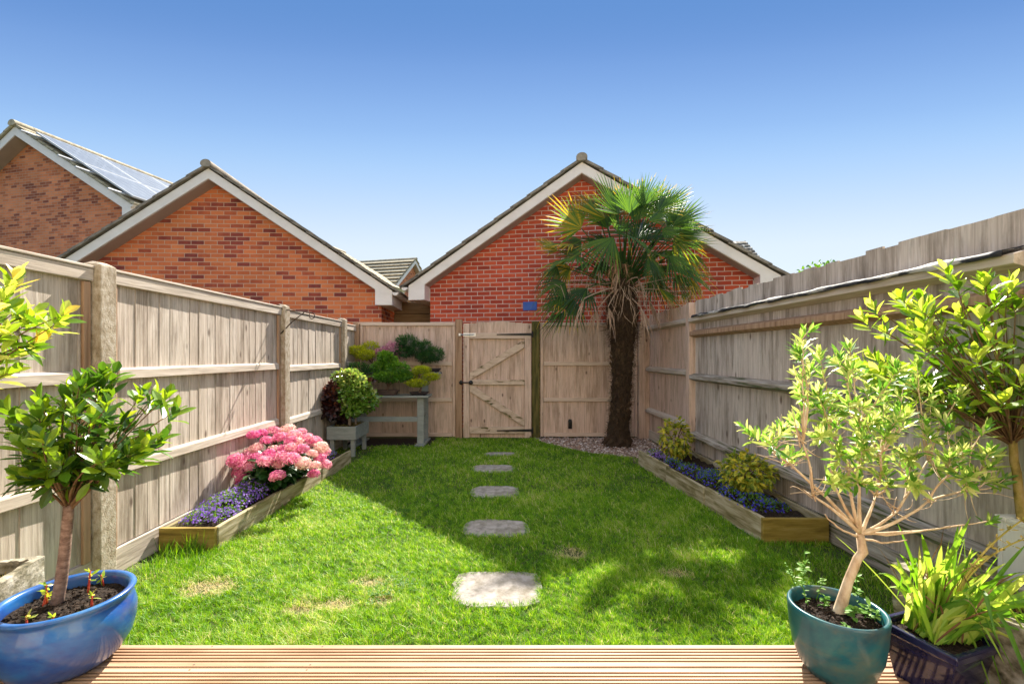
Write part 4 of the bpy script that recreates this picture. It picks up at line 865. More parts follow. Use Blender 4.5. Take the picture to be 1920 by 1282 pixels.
for hub, tip, d0, d1 in (((1120, 580), (1105, 628), -.2, -.3), ((1200, 575), (1222, 628), -.2, -.3), ((1215, 560), (1245, 615), -.1, -.1), ((1050, 555), (1012, 590), .1, .15), ((1095, 560), (1070, 615), -.45, -.5),
                         ((1255, 545), (1262, 590), .0, .0), ((1160, 505), (1150, 545), -.3, -.3), ((1195, 520), (1215, 560), -.4, -.4), ((1300, 520), (1312, 560), .1, .1), ((1140, 575), (1150, 618), -.3, -.35)):
    frond(P(*hub, 6.1+d0), P(*tip, 6.08+d1), dead=1, droop=.7, spread=U(.25, .55), nseg=6)
g = G(); n = 260     # limp dry strands hanging out of the crown
for q in range(n):
    px, py = U(1040, 1300), U(520, 600); a = P(px, py, U(5.7, 6.4)); e = a+np.array([U(-.06, .06), U(-.05, .05), -U(.06, .2)]); m = (a+e)/2+rdir(1)[0]*.04; tube(g, bez(a+rdir(1)[0]*.08+[0, 0, .05], m, e, 5), [.002, .003, .0025, .002, .001], 4, r=U(.2, 1), cap=False)
LP(g, 'dry_strands', M_PDEAD, PT)
g = G()   # flower stalks
for q in range(16):
    a = U(0, 6.28); e = cb+np.array([math.cos(a)*U(.2, .4), math.sin(a)*.3-.1, U(-.1, .45)]); pp = bez(cb+np.array([0, 0, .05]), cb+np.array([math.cos(a)*.15, math.sin(a)*.15, .45]), e, 7); tube(g, pp, .006, 5)
    n = 60; leaves(g, pp[rng.integers(3, 7, n)], rdir(n)-np.array([0, 0, .6]), rdir(n), U(.05, .14, n), U(.002, .004, n), U(0, 1, n), st=((.5, 1.),))
LP(g, 'flower_stalks', pmat('flower_stalk', [(.2, .08, .04), (.42, .22, .12), (.5, .36, .2)], ra=.6, rough=.8, bump=0), PT)

# ------------------------------------------------------------------ bonsai bench and planter
BN = thing('bonsai_bench', 'tiered grey painted timber bench holding the potted bonsai', 'bench', (-1.6, 6.7, 0))
def bx(nm, mat, par, *a, bev=.004):
    g = G(); box(g, *a); return LP(g, nm, mat, par, bevel=bev)
bx('top', M_GREYP, BN, -2.18, -1.045, 6.38, 6.74, .685, .712, .6)
bx('shelf', M_GREYP, BN, -2.18, -.93, 6.78, 6.96, 1.0, 1.025, .4)
for x in (-2.1, -1.17):
    bx('leg', M_GREYP, BN, x-.045, x+.05, 6.44, 6.475, .03, .684, .7); bx('leg', M_GREYP, BN, x-.04, x+.05, 6.80, 6.84, .03, .999, .3)
    bx('foot', M_GREYP, BN, x-.06, x+.07, 6.33, 6.93, 0, .03, .8)
    bx('leg_brace', M_GREYP, BN, x-.02, x+.02, 6.476, 6.80, .38, .45, .2)
bx('stretcher', M_GREYP, BN, -2.055, -1.216, 6.445, 6.47, .34, .41, .9)
PL = thing('planter_table', 'grey painted planter box on legs at the back left fence corner', 'planter', (-2.03, 6.0, 0))
x0, x1, y0, y1 = -2.21, -1.845, 5.7, 6.27
for a in ((x0, x1, y0, y0+.025), (x0, x1, y1-.025, y1), (x0, x0+.025, y0+.026, y1-.026), (x1-.025, x1, y0+.026, y1-.026)): bx('side_board', M_GREYP, PL, *a, .22, .385, U(0, 1))
bx('base_board', M_GREYP, PL, x0+.026, x1-.026, y0+.026, y1-.026, .222, .24, .3)
bx('soil', M_SOIL, PL, x0+.027, x1-.027, y0+.027, y1-.027, .2405, .365, .3)
for x in (x0+.03, x1-.075):
    for y in (y0+.03, y1-.08): bx('leg', M_GREYP, PL, x, x+.05, y, y+.05, 0, .2215, U(0, 1))
g = G(); n = 500; c = np.stack([U(x0+.03, x1-.03, n), U(y0+.03, y1-.03, n), np.full(n, .362)], 1); leaves(g, c, rdir(n)*.6+np.array([0, 0, 1]), rdir(n), U(.01, .035, n), .008, U(0, 1, n), st=((.5, 1.),)); LP(g, 'moss', pmat('moss', [(.06, .06, .015), (.2, .17, .05), (.3, .22, .1)], ra=.7, rough=.9, bump=0), PL)

def clump(g, c, rad, n, L, W, r0=0, r1=1, upb=.3, st=((.3, .8), (.6, 1.)), fill=.5):
    d = rdir(n); rr = U(.15, 1, n)**fill; c = np.array(c, float); rad = np.array(rad, float)
    p = c+d*rr[:, None]*rad*(1+.15*np.sin(d[:, :1]*11+d[:, 1:2]*7+c[0]*50))
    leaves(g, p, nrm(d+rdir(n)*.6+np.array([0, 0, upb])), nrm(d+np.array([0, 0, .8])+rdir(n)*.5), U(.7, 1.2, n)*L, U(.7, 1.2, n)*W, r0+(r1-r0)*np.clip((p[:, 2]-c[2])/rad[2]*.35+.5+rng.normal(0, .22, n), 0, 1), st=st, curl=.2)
# tree in the planter
TB = thing('small_tree', 'broadleaf tree with maroon and glossy green leaves in the grey planter', 'tree', (-2.02, 5.95, .37))
g = G(); base = np.array([-2.0, 5.92, .36])
tube(g, [base, base+[.01, -.01, .12], base+[-.02, -.02, .28], base+[-.01, 0, .4]], [.022, .017, .016, .012], 8, r=.9); b2 = base+np.array([-.13, .1, 0]); tube(g, [b2, b2+[0, 0, .2], b2+[.03, 0, .35]], [.015, .012, .01], 8); b2 = base+np.array([.06, .08, 0]); tube(g, [b2, b2+[0, 0, .2], b2+[-.03, 0, .35]], [.013, .012, .01], 8)
for q in range(14): e = base+np.array([U(-.25, .25), U(-.25, .25), U(.35, .7)]); tube(g, bez(base+[0, 0, .3], base+[0, 0, .42], e, 5), [.009, .007, .006, .004, .003], 5)
LP(g, 'trunk', pmat('pale_birch_bark', [(.3, .22, .17), (.5, .4, .33)], scale=(20, 20, 40), bump=.2), TB, smooth=True)
g = G()
for c, rd, n in (((-1.93, 5.85, .84), (.22, .2, .19), 900), ((-1.82, 5.9, .70), (.20, .17, .15), 650), ((-2.0, 5.9, .99), (.19, .16, .10), 380), ((-1.92, 5.82, .62), (.17, .12, .11), 380)): clump(g, c, rd, n, .055, .038, .2, 1.)
LP(g, 'green_crown', pmat('glossy_green_leaf', [(.03, .09, .01), (.09, .22, .02), (.2, .33, .05), (.35, .36, .1)], scale=(15, 15, 15), ra=.8, rough=.22, spec=.8, transl=.25, bump=0, coat=.3), TB)
g = G()
for c, rd, n in (((-2.16, 5.8, .80), (.10, .2, .12), 420), ((-2.17, 5.78, .62), (.10, .16, .14), 500), ((-2.1, 5.95, .5), (.12, .15, .1), 300), ((-2.0, 5.9, 1.0), (.16, .12, .05), 110), ((-1.8, 5.95, .92), (.1, .1, .05), 80)): clump(g, c, rd, n, .06, .04, 0, 1.)
LP(g, 'maroon_crown', M_MAR, TB)

def bpot(par, cx, cy, z, hx, hy, h, mat, nm='pot'):
    g = G(); m = .8
    def ring(sx, sy, zz, e=5):
        an = np.linspace(0, 2*np.pi, 32, endpoint=False); rr = (np.abs(np.cos(an))**e+np.abs(np.sin(an))**e)**(-1/e); return np.stack([cx+sx*rr*np.cos(an), cy+sy*rr*np.sin(an), np.full(32, zz)], 1)
    R = [ring(hx*m, hy*m, z+.008), ring(hx*.86, hy*.86, z+h*.4), ring(hx*.93, hy*.93, z+h-.014), ring(hx, hy, z+h-.013), ring(hx, hy, z+h), ring(hx*.92, hy*.9, z+h), ring(hx*.9, hy*.88, z+h-.02)]
    i = np.arange(6)[:, None]*32; j = np.arange(32)[None]; jn = (j+1) % 32
    g.add(np.concatenate(R), [np.stack([i+j, i+jn, i+32+jn, i+32+j], -1).reshape(-1, 4), np.array([list(range(32))[::-1]])])
    for sx in (-.6, .6):
        for sy in (-.6, .6): box(g, cx+sx*hx-.012, cx+sx*hx+.012, cy+sy*hy-.012, cy+sy*hy+.012, z, z+.012)
    o = LP(g, nm, mat, par)
    g = G(); g.add(ring(hx*.905, hy*.885, z+h-.016)+np.array([0, 0, 0]), np.array([list(range(32))])); LP(g, 'soil', M_SOIL, par)
    return o
def bonsai(label, base, pot, mat, pads, L, W, potm, trunk=None, nsc=1.):
    cx, cy, z = base; hx, hy, h = pot
    T = thing('bonsai', label, 'bonsai', base, group='bonsai on the tiered bench')
    bpot(T, cx, cy, z, hx, hy, h, potm)
    g = G(); tp = trunk or [(0, 0, 0), (.02, 0, .06), (-.01, 0, .12)]
    pts = np.array([np.array((cx, cy, z+h-.02))+np.array(t) for t in tp]); tube(g, pts, np.linspace(.018, .009, len(pts)), 8)
    for c, rd, n in pads: tube(g, bez(pts[len(pts)//2], (pts[-1]+np.array(c))/2, c, 6), [.009, .008, .007, .006, .004, .003], 6)
    LP(g, 'trunk', M_BARK, T, smooth=True)
    g = G()
    for c, rd, n in pads: clump(g, c, np.array(rd)*1.42, int(n*nsc*1.7), L*1.25, W*2., st=((.5, 1.),), fill=.4)
    LP(g, 'foliage', mat, T)
    return T
def at(px, py, Y): return tuple(P(px, py, Y))
zt = .712; zs = 1.025
bonsai('cone-shaped bright green bonsai in a flat brown pot on the bench top', (-1.66, 6.52, zt), (.17, .11, .075), M_LEAFM,
       [(at(728, 678, 6.5), (.10, .09, .07), 500), (at(745, 690, 6.45), (.12, .1, .06), 500), (at(715, 690, 6.5), (.1, .1, .07), 450), (at(732, 706, 6.42), (.19, .13, .05), 800), (at(755, 703, 6.5), (.1, .1, .05), 300), (at(722, 668, 6.5), (.08, .07, .05), 300)], .024, .009, M_BONP2, nsc=1.5)
bonsai('yellow cloud-pruned bonsai at the right end of the bench top', (-1.20, 6.52, zt), (.135, .10, .045), M_YELN,
       [(at(790, 693, 6.5), (.09, .08, .035), 420), (at(782, 718, 6.45), (.11, .08, .035), 480), (at(808, 706, 6.5), (.09, .08, .035), 400), (at(775, 703, 6.55), (.05, .05, .03), 150)], .02, .006, M_BONP, [(0, 0, 0), (.03, 0, .08), (-.02, 0, .14), (.0, 0, .22)], nsc=1.6)
bonsai('wide dark green pine bonsai on the upper shelf with a black pot', (-1.13, 6.87, zs), (.2, .075, .06), M_PINE,
       [(at(752, 645, 6.85), (.06, .06, .08), 260), (at(765, 645, 6.85), (.10, .08, .1), 500), (at(758, 660, 6.8), (.09, .08, .05), 300), (at(783, 655, 6.85), (.08, .08, .08), 350), (at(798, 652, 6.85), (.07, .07, .08), 300), (at(815, 664, 6.8), (.1, .1, .07), 500), (at(800, 670, 6.8), (.1, .08, .05), 350)], .034, .004, M_BONP,
       [(-.08, 0, 0), (-.1, 0, .08), (-.05, 0, .14), (.02, 0, .2)], nsc=1.9)
bonsai('pale yellow-green bonsai with a cushion top at the left end of the upper shelf', (-2.0, 6.87, zs), (.13, .07, .055), M_YELN,
       [(at(670, 657, 6.75), (.09, .09, .05), 400), (at(685, 665, 6.72), (.1, .09, .05), 450), (at(695, 653, 6.9), (.1, .06, .07), 400)], .022, .007, M_BONP, [(0, 0, 0), (.04, 0, .08), (.02, 0, .16)], nsc=1.4)
bonsai('low dark green mound bonsai half hidden behind the glossy leaved tree', (-2.0, 6.52, zt), (.15, .1, .06), M_PINE,
       [(at(670, 693, 6.45), (.15, .1, .07), 700), (at(660, 705, 6.4), (.12, .1, .06), 400)], .026, .005, M_BONP, nsc=1.4)
bonsai('small purple-pink maple bonsai in the middle of the upper shelf', (-1.6, 6.87, zs), (.1, .065, .05), M_PURP,
       [(at(720, 660, 6.8), (.1, .07, .05), 130), (at(738, 654, 6.8), (.09, .07, .06), 130), (at(728, 668, 6.8), (.12, .06, .04), 110)], .035, .012, M_BONP, nsc=1.3)

# ------------------------------------------------------------------ bay and olive trees in pots
def rosette(g, tip, out, n, L, W, r0, r1, back=0.):
    tip = np.array(tip, float); out = nrm(np.array(out, float)); a = nrm(np.cross(out, rdir(1)[0])); b = np.cross(out, a)
    i = np.arange(n); th = i*2.4+U(0, 6); op = np.interp(i, [0, n], [.25, 1.15])+U(-.15, .15, n)
    rad = a*np.cos(th)[:, None]+b*np.sin(th)[:, None]; D = out*np.cos(op)[:, None]+rad*np.sin(op)[:, None]
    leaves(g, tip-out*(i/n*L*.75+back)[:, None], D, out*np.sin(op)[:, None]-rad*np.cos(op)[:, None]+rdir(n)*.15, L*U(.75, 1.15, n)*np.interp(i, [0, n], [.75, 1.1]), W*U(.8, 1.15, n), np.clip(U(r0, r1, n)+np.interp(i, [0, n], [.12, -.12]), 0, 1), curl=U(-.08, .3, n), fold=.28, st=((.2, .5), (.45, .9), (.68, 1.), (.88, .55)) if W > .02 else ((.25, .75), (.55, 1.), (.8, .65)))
def bay(label, nm, trunkpts, trunkr, cc, rad, ntip, L, W, leafm, barkm, extra=(), clip=None, r0=.05, r1=.85, nl=8, flat=.25, sub=.75):
    T = thing('bay_tree', label, 'tree', tuple(trunkpts[0]), group='bay trees in pots')
    g = G(); tp = np.array(trunkpts, float); tube(g, bez(tp[0], tp[1], tp[2], 9)+rng.normal(0, .0015, (9, 3)), np.linspace(trunkr, trunkr*.8, 9), 12); gt = g
    gb, gl = G(), G(); top = tp[2]; cc = np.array(cc); rad = np.array(rad); tips = []
    while len(tips) < ntip:
        d = rdir(1)[0]
        if d[2] < -.75: continue
        p = cc+d*rad*U(.45, 1.03)**.6
        if clip is not None and not clip(p): continue
        tips.append(p)
    tips += [np.array(e) for e in extra]
    for p in tips:
        m = top+(p-top)*.45+np.array([0, 0, .05])+rng.normal(0, .025, 3); pp = bez(top-np.array([0, 0, U(0, .03)]), m, p, 8); tube(gb, pp, np.linspace(trunkr*.24, .0016, 8), 6, r=U(0, 1))
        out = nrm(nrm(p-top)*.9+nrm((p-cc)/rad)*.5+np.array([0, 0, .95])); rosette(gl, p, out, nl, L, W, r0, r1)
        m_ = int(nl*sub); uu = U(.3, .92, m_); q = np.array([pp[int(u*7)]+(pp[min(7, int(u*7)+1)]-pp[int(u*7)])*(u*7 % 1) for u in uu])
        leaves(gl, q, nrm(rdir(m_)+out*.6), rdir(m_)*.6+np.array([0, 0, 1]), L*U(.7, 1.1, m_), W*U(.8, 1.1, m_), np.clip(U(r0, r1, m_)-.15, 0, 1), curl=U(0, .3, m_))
    tr = LP(gt, 'trunk', barkm, T, smooth=True); LP(gb, 'branches', M_TWIG, T, smooth=True); LP(gl, 'crown', leafm, T)
    return T

# blue pot
def pot(name, label, c, prof, mat, soil_r, soil_z, group):
    T = thing(name, label, 'plant pot', (c[0], c[1], prof[0][1]), group=group)
    g = G(); lathe(g, prof, (c[0], c[1], 0), 72); g.add(np.array([(c[0]+prof[0][0]*math.cos(a), c[1]+prof[0][0]*math.sin(a), prof[0][1]) for a in np.linspace(0, 2*np.pi, 72, endpoint=False)]), np.array([list(range(72))[::-1]]))
    LP(g, 'body', mat, T, smooth=True)
    g = G(); n = 10; k = 40; V = [(c[0], c[1], soil_z+.012)]
    for i in range(1, n+1):
        for j in range(k):
            r = soil_r*i/n; a = 2*math.pi*j/k; V.append((c[0]+r*math.cos(a), c[1]+r*math.sin(a), soil_z+.012*(1-(i/n)**2)+U(-.004, .004)))
    F3 = [[0, 1+j, 1+(j+1) % k] for j in range(k)]; F4 = [[1+(i-1)*k+j, 1+i*k+j, 1+i*k+(j+1) % k, 1+(i-1)*k+(j+1) % k] for i in range(1, n) for j in range(k)]
    g.add(V, [np.array(F3), np.array(F4)])
    m = 900; rr = soil_r*.97*np.sqrt(U(0, 1, m)); a = U(0, 6.28, m); cc = np.stack([c[0]+rr*np.cos(a), c[1]+rr*np.sin(a), soil_z+.012*(1-(rr/soil_r)**2)+.002], 1)
    d1 = rdir(m)*np.array([1, 1, .5]); quads(g, cc, d1*U(.002, .008, m)[:, None], nrm(np.cross(d1, rdir(m)))*U(.001, .004, m)[:, None], U(0, 1, m)); LP(g, 'soil', M_SOIL, T)
    return T
c = (-1.69, 1.765)
pot('glazed_pot', 'round cobalt blue glazed pot at the left edge of the decking', c, [(.115, .081), (.13, .085), (.172, .12), (.20, .17), (.212, .225), (.214, .27), (.205, .305), (.196, .318), (.198, .330), (.208, .338), (.2115, .346), (.207, .353), (.196, .354), (.186, .349), (.182, .335), (.184, .30), (.18, .28)], M_BLUEG, .183, .305, 'glazed plant pots on the decking')
bay('bay tree with a bushy crown of green leaves in the cobalt blue pot', '', [(-1.735, 1.77, .30), (-1.70, 1.77, .5), (-1.69, 1.77, .70)], .021, (-1.62, 1.79, .96), (.28, .25, .23), 40, .088, .031, M_BAY, M_BARK,
    extra=[P(330, 770, 1.75), P(312, 745, 1.8), P(20, 775, 1.7), P(75, 750, 1.75), P(190, 700, 1.8), P(150, 720, 1.7), P(30, 810, 1.7), P(215, 695, 1.85), P(265, 740, 1.9), P(245, 850, 1.7), P(60, 905, 1.75)], sub=1.1, r0=.0, r1=.8)
SH = thing('seedlings', 'red-stemmed seedlings growing in the soil of the cobalt blue pot', 'seedlings', (-1.69, 1.765, .31))
gr_, gy_ = G(), G()
for px, py, h in ((88, 1135, .085), (80, 1140, .05), (50, 1172, .035), (165, 1115, .095), (195, 1098, .05), (172, 1140, .05), (98, 1165, .02), (150, 1160, .02)):
    Y = 853*.975/(py-666); b = P(px, py, Y); t_ = b+np.array([U(-.012, .012), U(-.01, .01), h]); gr_ = G(); tube(gr_, bez(b, (b+t_)/2, t_, 4), [.0045, .004, .0035, .0025], 6); LP(gr_, 'stem', M_REDST, SH, smooth=True)
    n = 9 if h > .03 else 6; leaves(gy_, t_-np.array([0, 0, 1])*(U(0, h*.5, n))[:, None], rdir(n)+np.array([0, 0, .6]), rdir(n)+np.array([0, 0, 1]), U(.018, .035, n), U(.006, .012, n), U(.3, 1, n))
LP(gy_, 'foliage', M_BAYY, SH)

# bay branches entering at top left
LT = thing('stone_trough', 'weathered stone trough at far left between blue pot and fence', 'planter', (-2.03, 1.69, .081), group='weathered stone troughs')
def trough(T, corners, zb, ztop, th, soilz):
    """corners: four outer xy points, anticlockwise"""
    cx = np.mean([p[0] for p in corners]); cy = np.mean([p[1] for p in corners]); O = np.array(corners, float); I = O.copy()
    for i in range(4):
        a, b_, c_ = O[i-1], O[i], O[(i+1) % 4]; d1 = nrm(a-b_); d2 = nrm(c_-b_); I[i] = b_+(d1+d2)*th
    m = 14
    def loop(Q, z, jit=0): 
        L_ = []
        for i in range(4):
            for j in range(m): p = Q[i]+(Q[(i+1) % 4]-Q[i])*j/m; L_.append((p[0]+U(-jit, jit), p[1]+U(-jit, jit), z+U(-jit, jit)))
        return np.array(L_)
    C_ = np.array([cx, cy]); S_ = lambda Q, f: C_+(Q-C_)*f
    rings = [loop(S_(O, .95), zb)] + [loop(S_(O, .95+.05*u), zb+(ztop-.02-zb)*u, .0022) for u in np.linspace(.15, 1, 7)] + [loop(S_(O, .99), ztop, .003), loop(I, ztop, .003), loop(I, soilz-.03, .002)]
    n = 4*m; g = G(); i = np.arange(len(rings)-1)[:, None]*n; j = np.arange(n)[None]; jn = (j+1) % n
    g.add(np.concatenate(rings), [np.stack([i+j, i+jn, i+n+jn, i+n+j], -1).reshape(-1, 4), np.array([list(range(n))[::-1]])]); LP(g, 'body', M_STONE, T, smooth=False)
    g = G(); g.add(np.array([(p[0], p[1], soilz) for p in S_(I, 1.01)]), np.array([[0, 1, 2, 3]])); LP(g, 'soil', M_SOIL, T)
trough(LT, [(-2.04, 1.365), (-1.83, 1.434), (-2.019, 2.007), (-2.228, 1.938)], .081, .40, .035, .35)
g = G(); n = 240; u_ = U(-.24, .24, n); v_ = U(-.07, .07, n); cxy = np.stack([-2.03-.314*u_+.949*v_, 1.69+.949*u_+.314*v_, np.full(n, .35)], 1); leaves(g, cxy, rdir(n)*.7+np.array([0, 0, 1]), rdir(n), U(.01, .035, n), U(.003, .008, n), U(0, 1, n), st=((.5, 1.),))
SD = thing('succulent_patch', 'small reddish sprouting plants in the left stone trough', 'plants', (-2.03, 1.69, .35)); LP(g, 'foliage', pmat('ochre_sprout', [(.12, .14, .02), (.35, .3, .04), (.5, .2, .05)], ra=.8, rough=.6, transl=.2, bump=0), SD)
bay('sunlit yellow-green bay branches entering at the upper left corner', '', [(-2.0, 1.60, .345), (-2.03, 1.62, .7), (-2.05, 1.65, 1.12)], .018, (-2.0, 1.68, 1.37), (.27, .24, .22), 34, .09, .031, M_BAYY, M_BARK,
    extra=[P(110, 605, 1.72), P(60, 590, 1.75), P(28, 520, 1.7), P(10, 560, 1.65), P(70, 640, 1.72), P(15, 700, 1.7), P(120, 590, 1.7)], clip=lambda p: p[0] > -2.22, r0=.1, r1=.95)

# right hand side: planter box, trough, bay
WB = thing('planter_box', 'white-topped wooden planter box against the right fence', 'planter', (2.12, 1.74, 0))
for a in ((2.085, 2.165, 1.55, 1.57), (2.085, 2.165, 1.90, 1.92), (2.085, 2.105, 1.571, 1.899), (2.145, 2.165, 1.571, 1.899)): bx('side_board', M_WHITEP, WB, *a, .081, .59, U(0, 1), bev=.003)
for a in ((2.078, 2.17, 1.54, 1.59), (2.078, 2.17, 1.88, 1.926), (2.078, 2.11, 1.591, 1.879), (2.14, 2.17, 1.591, 1.879)): bx('rim_board', M_WHITEP, WB, *a, .591, .61, U(0, 1), bev=.003)
bx('soil', M_SOIL, WB, 2.106, 2.144, 1.572, 1.898, .081, .56, .3)
bay('tall sunlit bay tree with a yellowish crown beside the right fence', '', [(2.125, 1.86, .555), (2.128, 1.88, .75), (2.125, 1.90, .93)], .017, (1.98, 1.92, 1.28), (.44, .36, .36), 68, .084, .027, M_BAYY, pmat('yellow_lichen_bark', [(.1, .08, .02), (.25, .19, .05), (.32, .24, .12)], scale=(30, 30, 20), bump=.4, bdist=.004),
    extra=[P(1620, 600, 2.0), P(1635, 575, 2.0), P(1775, 510, 1.95), P(1690, 560, 2.0), P(1625, 690, 1.95), P(1650, 700, 1.9), P(1705, 620, 1.9)], clip=lambda p: p[0] < 2.2 and not (p[0] < 1.75 and p[2] < 1.15), r0=.0, r1=.72)
RT = thing('stone_trough', 'weathered stone trough at far right planted with low sedum', 'planter', (1.85, 1.65, 0), group='weathered stone troughs')
trough(RT, [(1.72, 1.28), (2.14, 1.28), (2.01, 2.0), (1.70, 2.0)], .081, .375, .05, .33)
g = G(); n = 2200; cxy = np.stack([U(1.76, 2.05, n), U(1.33, 1.95, n), np.full(n, .33)+U(0, .04, n)], 1); leaves(g, cxy, rdir(n)+np.array([0, 0, .7]), rdir(n), U(.01, .028, n), U(.004, .009, n), U(0, 1, n), st=((.5, 1.),))
SE = thing('sedum_mat', 'low green and reddish sedum mat in the right stone trough', 'plants', (1.9, 1.65, .33)); LP(g, 'foliage', pmat('sedum_leaf', [(.1, .16, .02), (.3, .3, .06), (.4, .22, .12), (.55, .48, .35)], ra=.85, rough=.6, transl=.2, bump=0), SE)

# teal pot with the olive-like shrub
c = (1.262, 1.722)
pot('glazed_pot', 'teal glazed bowl-shaped pot at the right end of the decking', c, [(.088, .081), (.10, .084), (.125, .12), (.145, .18), (.155, .25), (.159, .31), (.1605, .325), (.158, .333), (.150, .334), (.144, .328), (.143, .30), (.141, .28)], M_TEALG, .142, .287, 'glazed plant pots on the decking')
OL = thing('olive_tree', 'small pale-barked shrub with narrow variegated leaves in the teal pot', 'tree', (1.282, 1.744, .29))
gt, gb, gl = G(), G(), G()
Yo = 1.74; b0 = P(1572, 1152, Yo); b1 = P(1590, 1090, Yo); b2 = P(1608, 1046, Yo); b3 = P(1618, 1034, Yo-.01); fk = P(1612, 1000, Yo)
tube(gt, [b0-np.array([0, 0, .01]), b0+np.array([.002, 0, .01]), b1, b2, b3, fk], [.026, .021, .0165, .0155, .017, .013], 12)
TP = [(1500, 655), (1538, 668), (1578, 662), (1592, 690), (1500, 715), (1515, 690), (1490, 780), (1510, 765), (1545, 765), (1565, 790), (1540, 815), (1415, 812), (1440, 830), (1470, 800), (1590, 750), (1585, 700),
      (1650, 775), (1690, 720), (1720, 745), (1745, 720), (1700, 790), (1665, 830), (1620, 850), (1640, 790), (1740, 810), (1770, 790), (1700, 870), (1650, 890), (1720, 915), (1780, 860), (1805, 890), (1850, 850), (1872, 870), (1845, 800), (1615, 905),
      (1560, 905), (1485, 850), (1630, 730), (1675, 700), (1760, 760), (1795, 830), (1680, 760), (1530, 740), (1600, 800), (1505, 640), (1586, 650), (1640, 860), (1690, 840), (1880, 900), (1830, 760), (1800, 740), (1575, 850), (1620, 820), (1660, 740), (1725, 690), (1710, 850), (1755, 880), (1670, 800)]
hubs = [P(1525, 930, Yo-.05), P(1560, 900, Yo+.05), P(1590, 880, Yo-.02), P(1640, 930, Yo+.06), P(1680, 960, Yo), P(1610, 860, Yo+.08), P(1740, 940, Yo-.03), P(1480, 870, Yo)]
h2 = [(P(1700, 890, Yo+.1), 4), (P(1780, 890, Yo-.08), 6), (P(1650, 850, Yo-.1), 3), (P(1560, 820, Yo+.1), 1), (P(1505, 830, Yo-.08), 0), (P(1610, 800, Yo), 5), (P(1740, 860, Yo+.05), 4), (P(1815, 920, Yo+.08), 6), (P(1455, 850, Yo), 7)]
for h in hubs: tube(gb, bez(fk, (fk+h)/2+rng.normal(0, .012, 3)-np.array([0, 0, .01]), h, 7)+rng.normal(0, .0012, (7, 3)), np.linspace(.0075, .0038, 7), 7, r=.6)
for h, par in h2: tube(gb, bez(hubs[par], (hubs[par]+h)/2+rng.normal(0, .012, 3), h, 6)+rng.normal(0, .001, (6, 3)), np.linspace(.0048, .003, 6), 6, r=.6)
hubs += [h for h, _ in h2]
hp = np.array([((h[0]/h[1])*853+943, 666-(h[2]-EYE)/h[1]*853) for h in hubs])
for px, py in TP:
    d = np.hypot(hp[:, 0]-px, (hp[:, 1]-py)*.6); h = hubs[int(np.argmin(d+U(0, 25, len(hubs))))]; Y = Yo+U(-.2, .22); t_ = P(px+U(-6, 6), py+U(-6, 6), Y)
    m = (h+t_)/2+rng.normal(0, .02, 3)+np.array([0, 0, -.015]); pp = bez(h, m, t_, 8)+rng.normal(0, .0015, (8, 3)); tube(gb, pp, np.linspace(.0035, .0012, 8), 6, r=U(0, 1))
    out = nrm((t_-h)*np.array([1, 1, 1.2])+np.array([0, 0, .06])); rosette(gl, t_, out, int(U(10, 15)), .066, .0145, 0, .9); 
    for q in range(rng.integers(2, 5)):
        e = pp[rng.integers(3, 8)]; o2 = nrm(out+rdir(1)[0]*.8); e2 = e+o2*U(.02, .06); tube(gb, [e, (e+e2)/2, e2], [.002, .0016, .0012], 5, r=.5); rosette(gl, e2, o2, int(U(6, 12)), .05, .0115, 0, 1)
for q in range(120):   # bare twigs
    h = hubs[rng.integers(len(hubs))]; e = h+nrm(rdir(1)[0]+np.array([0, 0, .5]))*U(.04, .16); tube(gb, bez(h+rng.normal(0, .01, 3), (h+e)/2+rng.normal(0, .015, 3), e, 5), [.0022, .0018, .0014, .001, .0008], 5, r=1)
for a_, b_ in (((1640, 1000), (1780, 985)), ((1620, 1000), (1860, 975)), ((1612, 1010), (1700, 1012)), ((1605, 1005), (1545, 965))):
    e = P(*b_, Yo-.05); s_ = P(*a_, Yo); tube(gb, bez(s_, (s_+e)/2+np.array([0, 0, -.02]), e, 8)+rng.normal(0, .002, (8, 3)), np.linspace(.005, .0018, 8), 6, r=.7)
    if b_[0] > 1800: rosette(gl, e, (1, 0, .6), 10, .05, .013, 0, .8)
LP(gt, 'trunk', M_BARKP, OL, smooth=True); LP(gb, 'branches', M_BARKP, OL, smooth=True); LP(gl, 'foliage', M_OLV, OL)
WD = thing('weeds', 'leafy green weeds standing in the teal pot soil', 'plants', (1.25, 1.7, .29))
gs, gl = G(), G()
for px, py, h, L, lean in ((1505, 1108, .17, .032, 0), (1498, 1112, .13, .016, -.05), (1530, 1125, .09, .02, .02), (1545, 1140, .05, .03, 0), (1600, 1165, .06, .04, 0), (1620, 1160, .05, .035, .02), (1608, 1135, .12, .028, 0), (1585, 1180, .02, .02, 0), (1640, 1165, .04, .03, .01), (1515, 1135, .1, .018, -.02)):
    Y = 853*.985/(py-666); b = P(px, py, Y); t_ = b+np.array([lean+U(-.01, .01), 0, h]); pp = bez(b, (b+t_)/2, t_, 6); tube(gs, pp, .0018, 5)
    n = int(8+h*90); u = U(.15, 1, n); q = b+(t_-b)*u[:, None]; leaves(gl, q, rdir(n)*np.array([1, 1, .3])+np.array([0, 0, .35]), rdir(n)*.4+np.array([0, 0, 1]), L*U(.6, 1.1, n), L*.5*U(.7, 1.2, n), U(.3, 1, n), curl=.3)
LP(gs, 'stems', M_LEAFM, WD, smooth=True); LP(gl, 'foliage', pmat('weed_leaf', [(.06, .16, .02), (.14, .3, .05), (.3, .42, .14)], ra=.7, rough=.5, transl=.3, bump=0), WD)

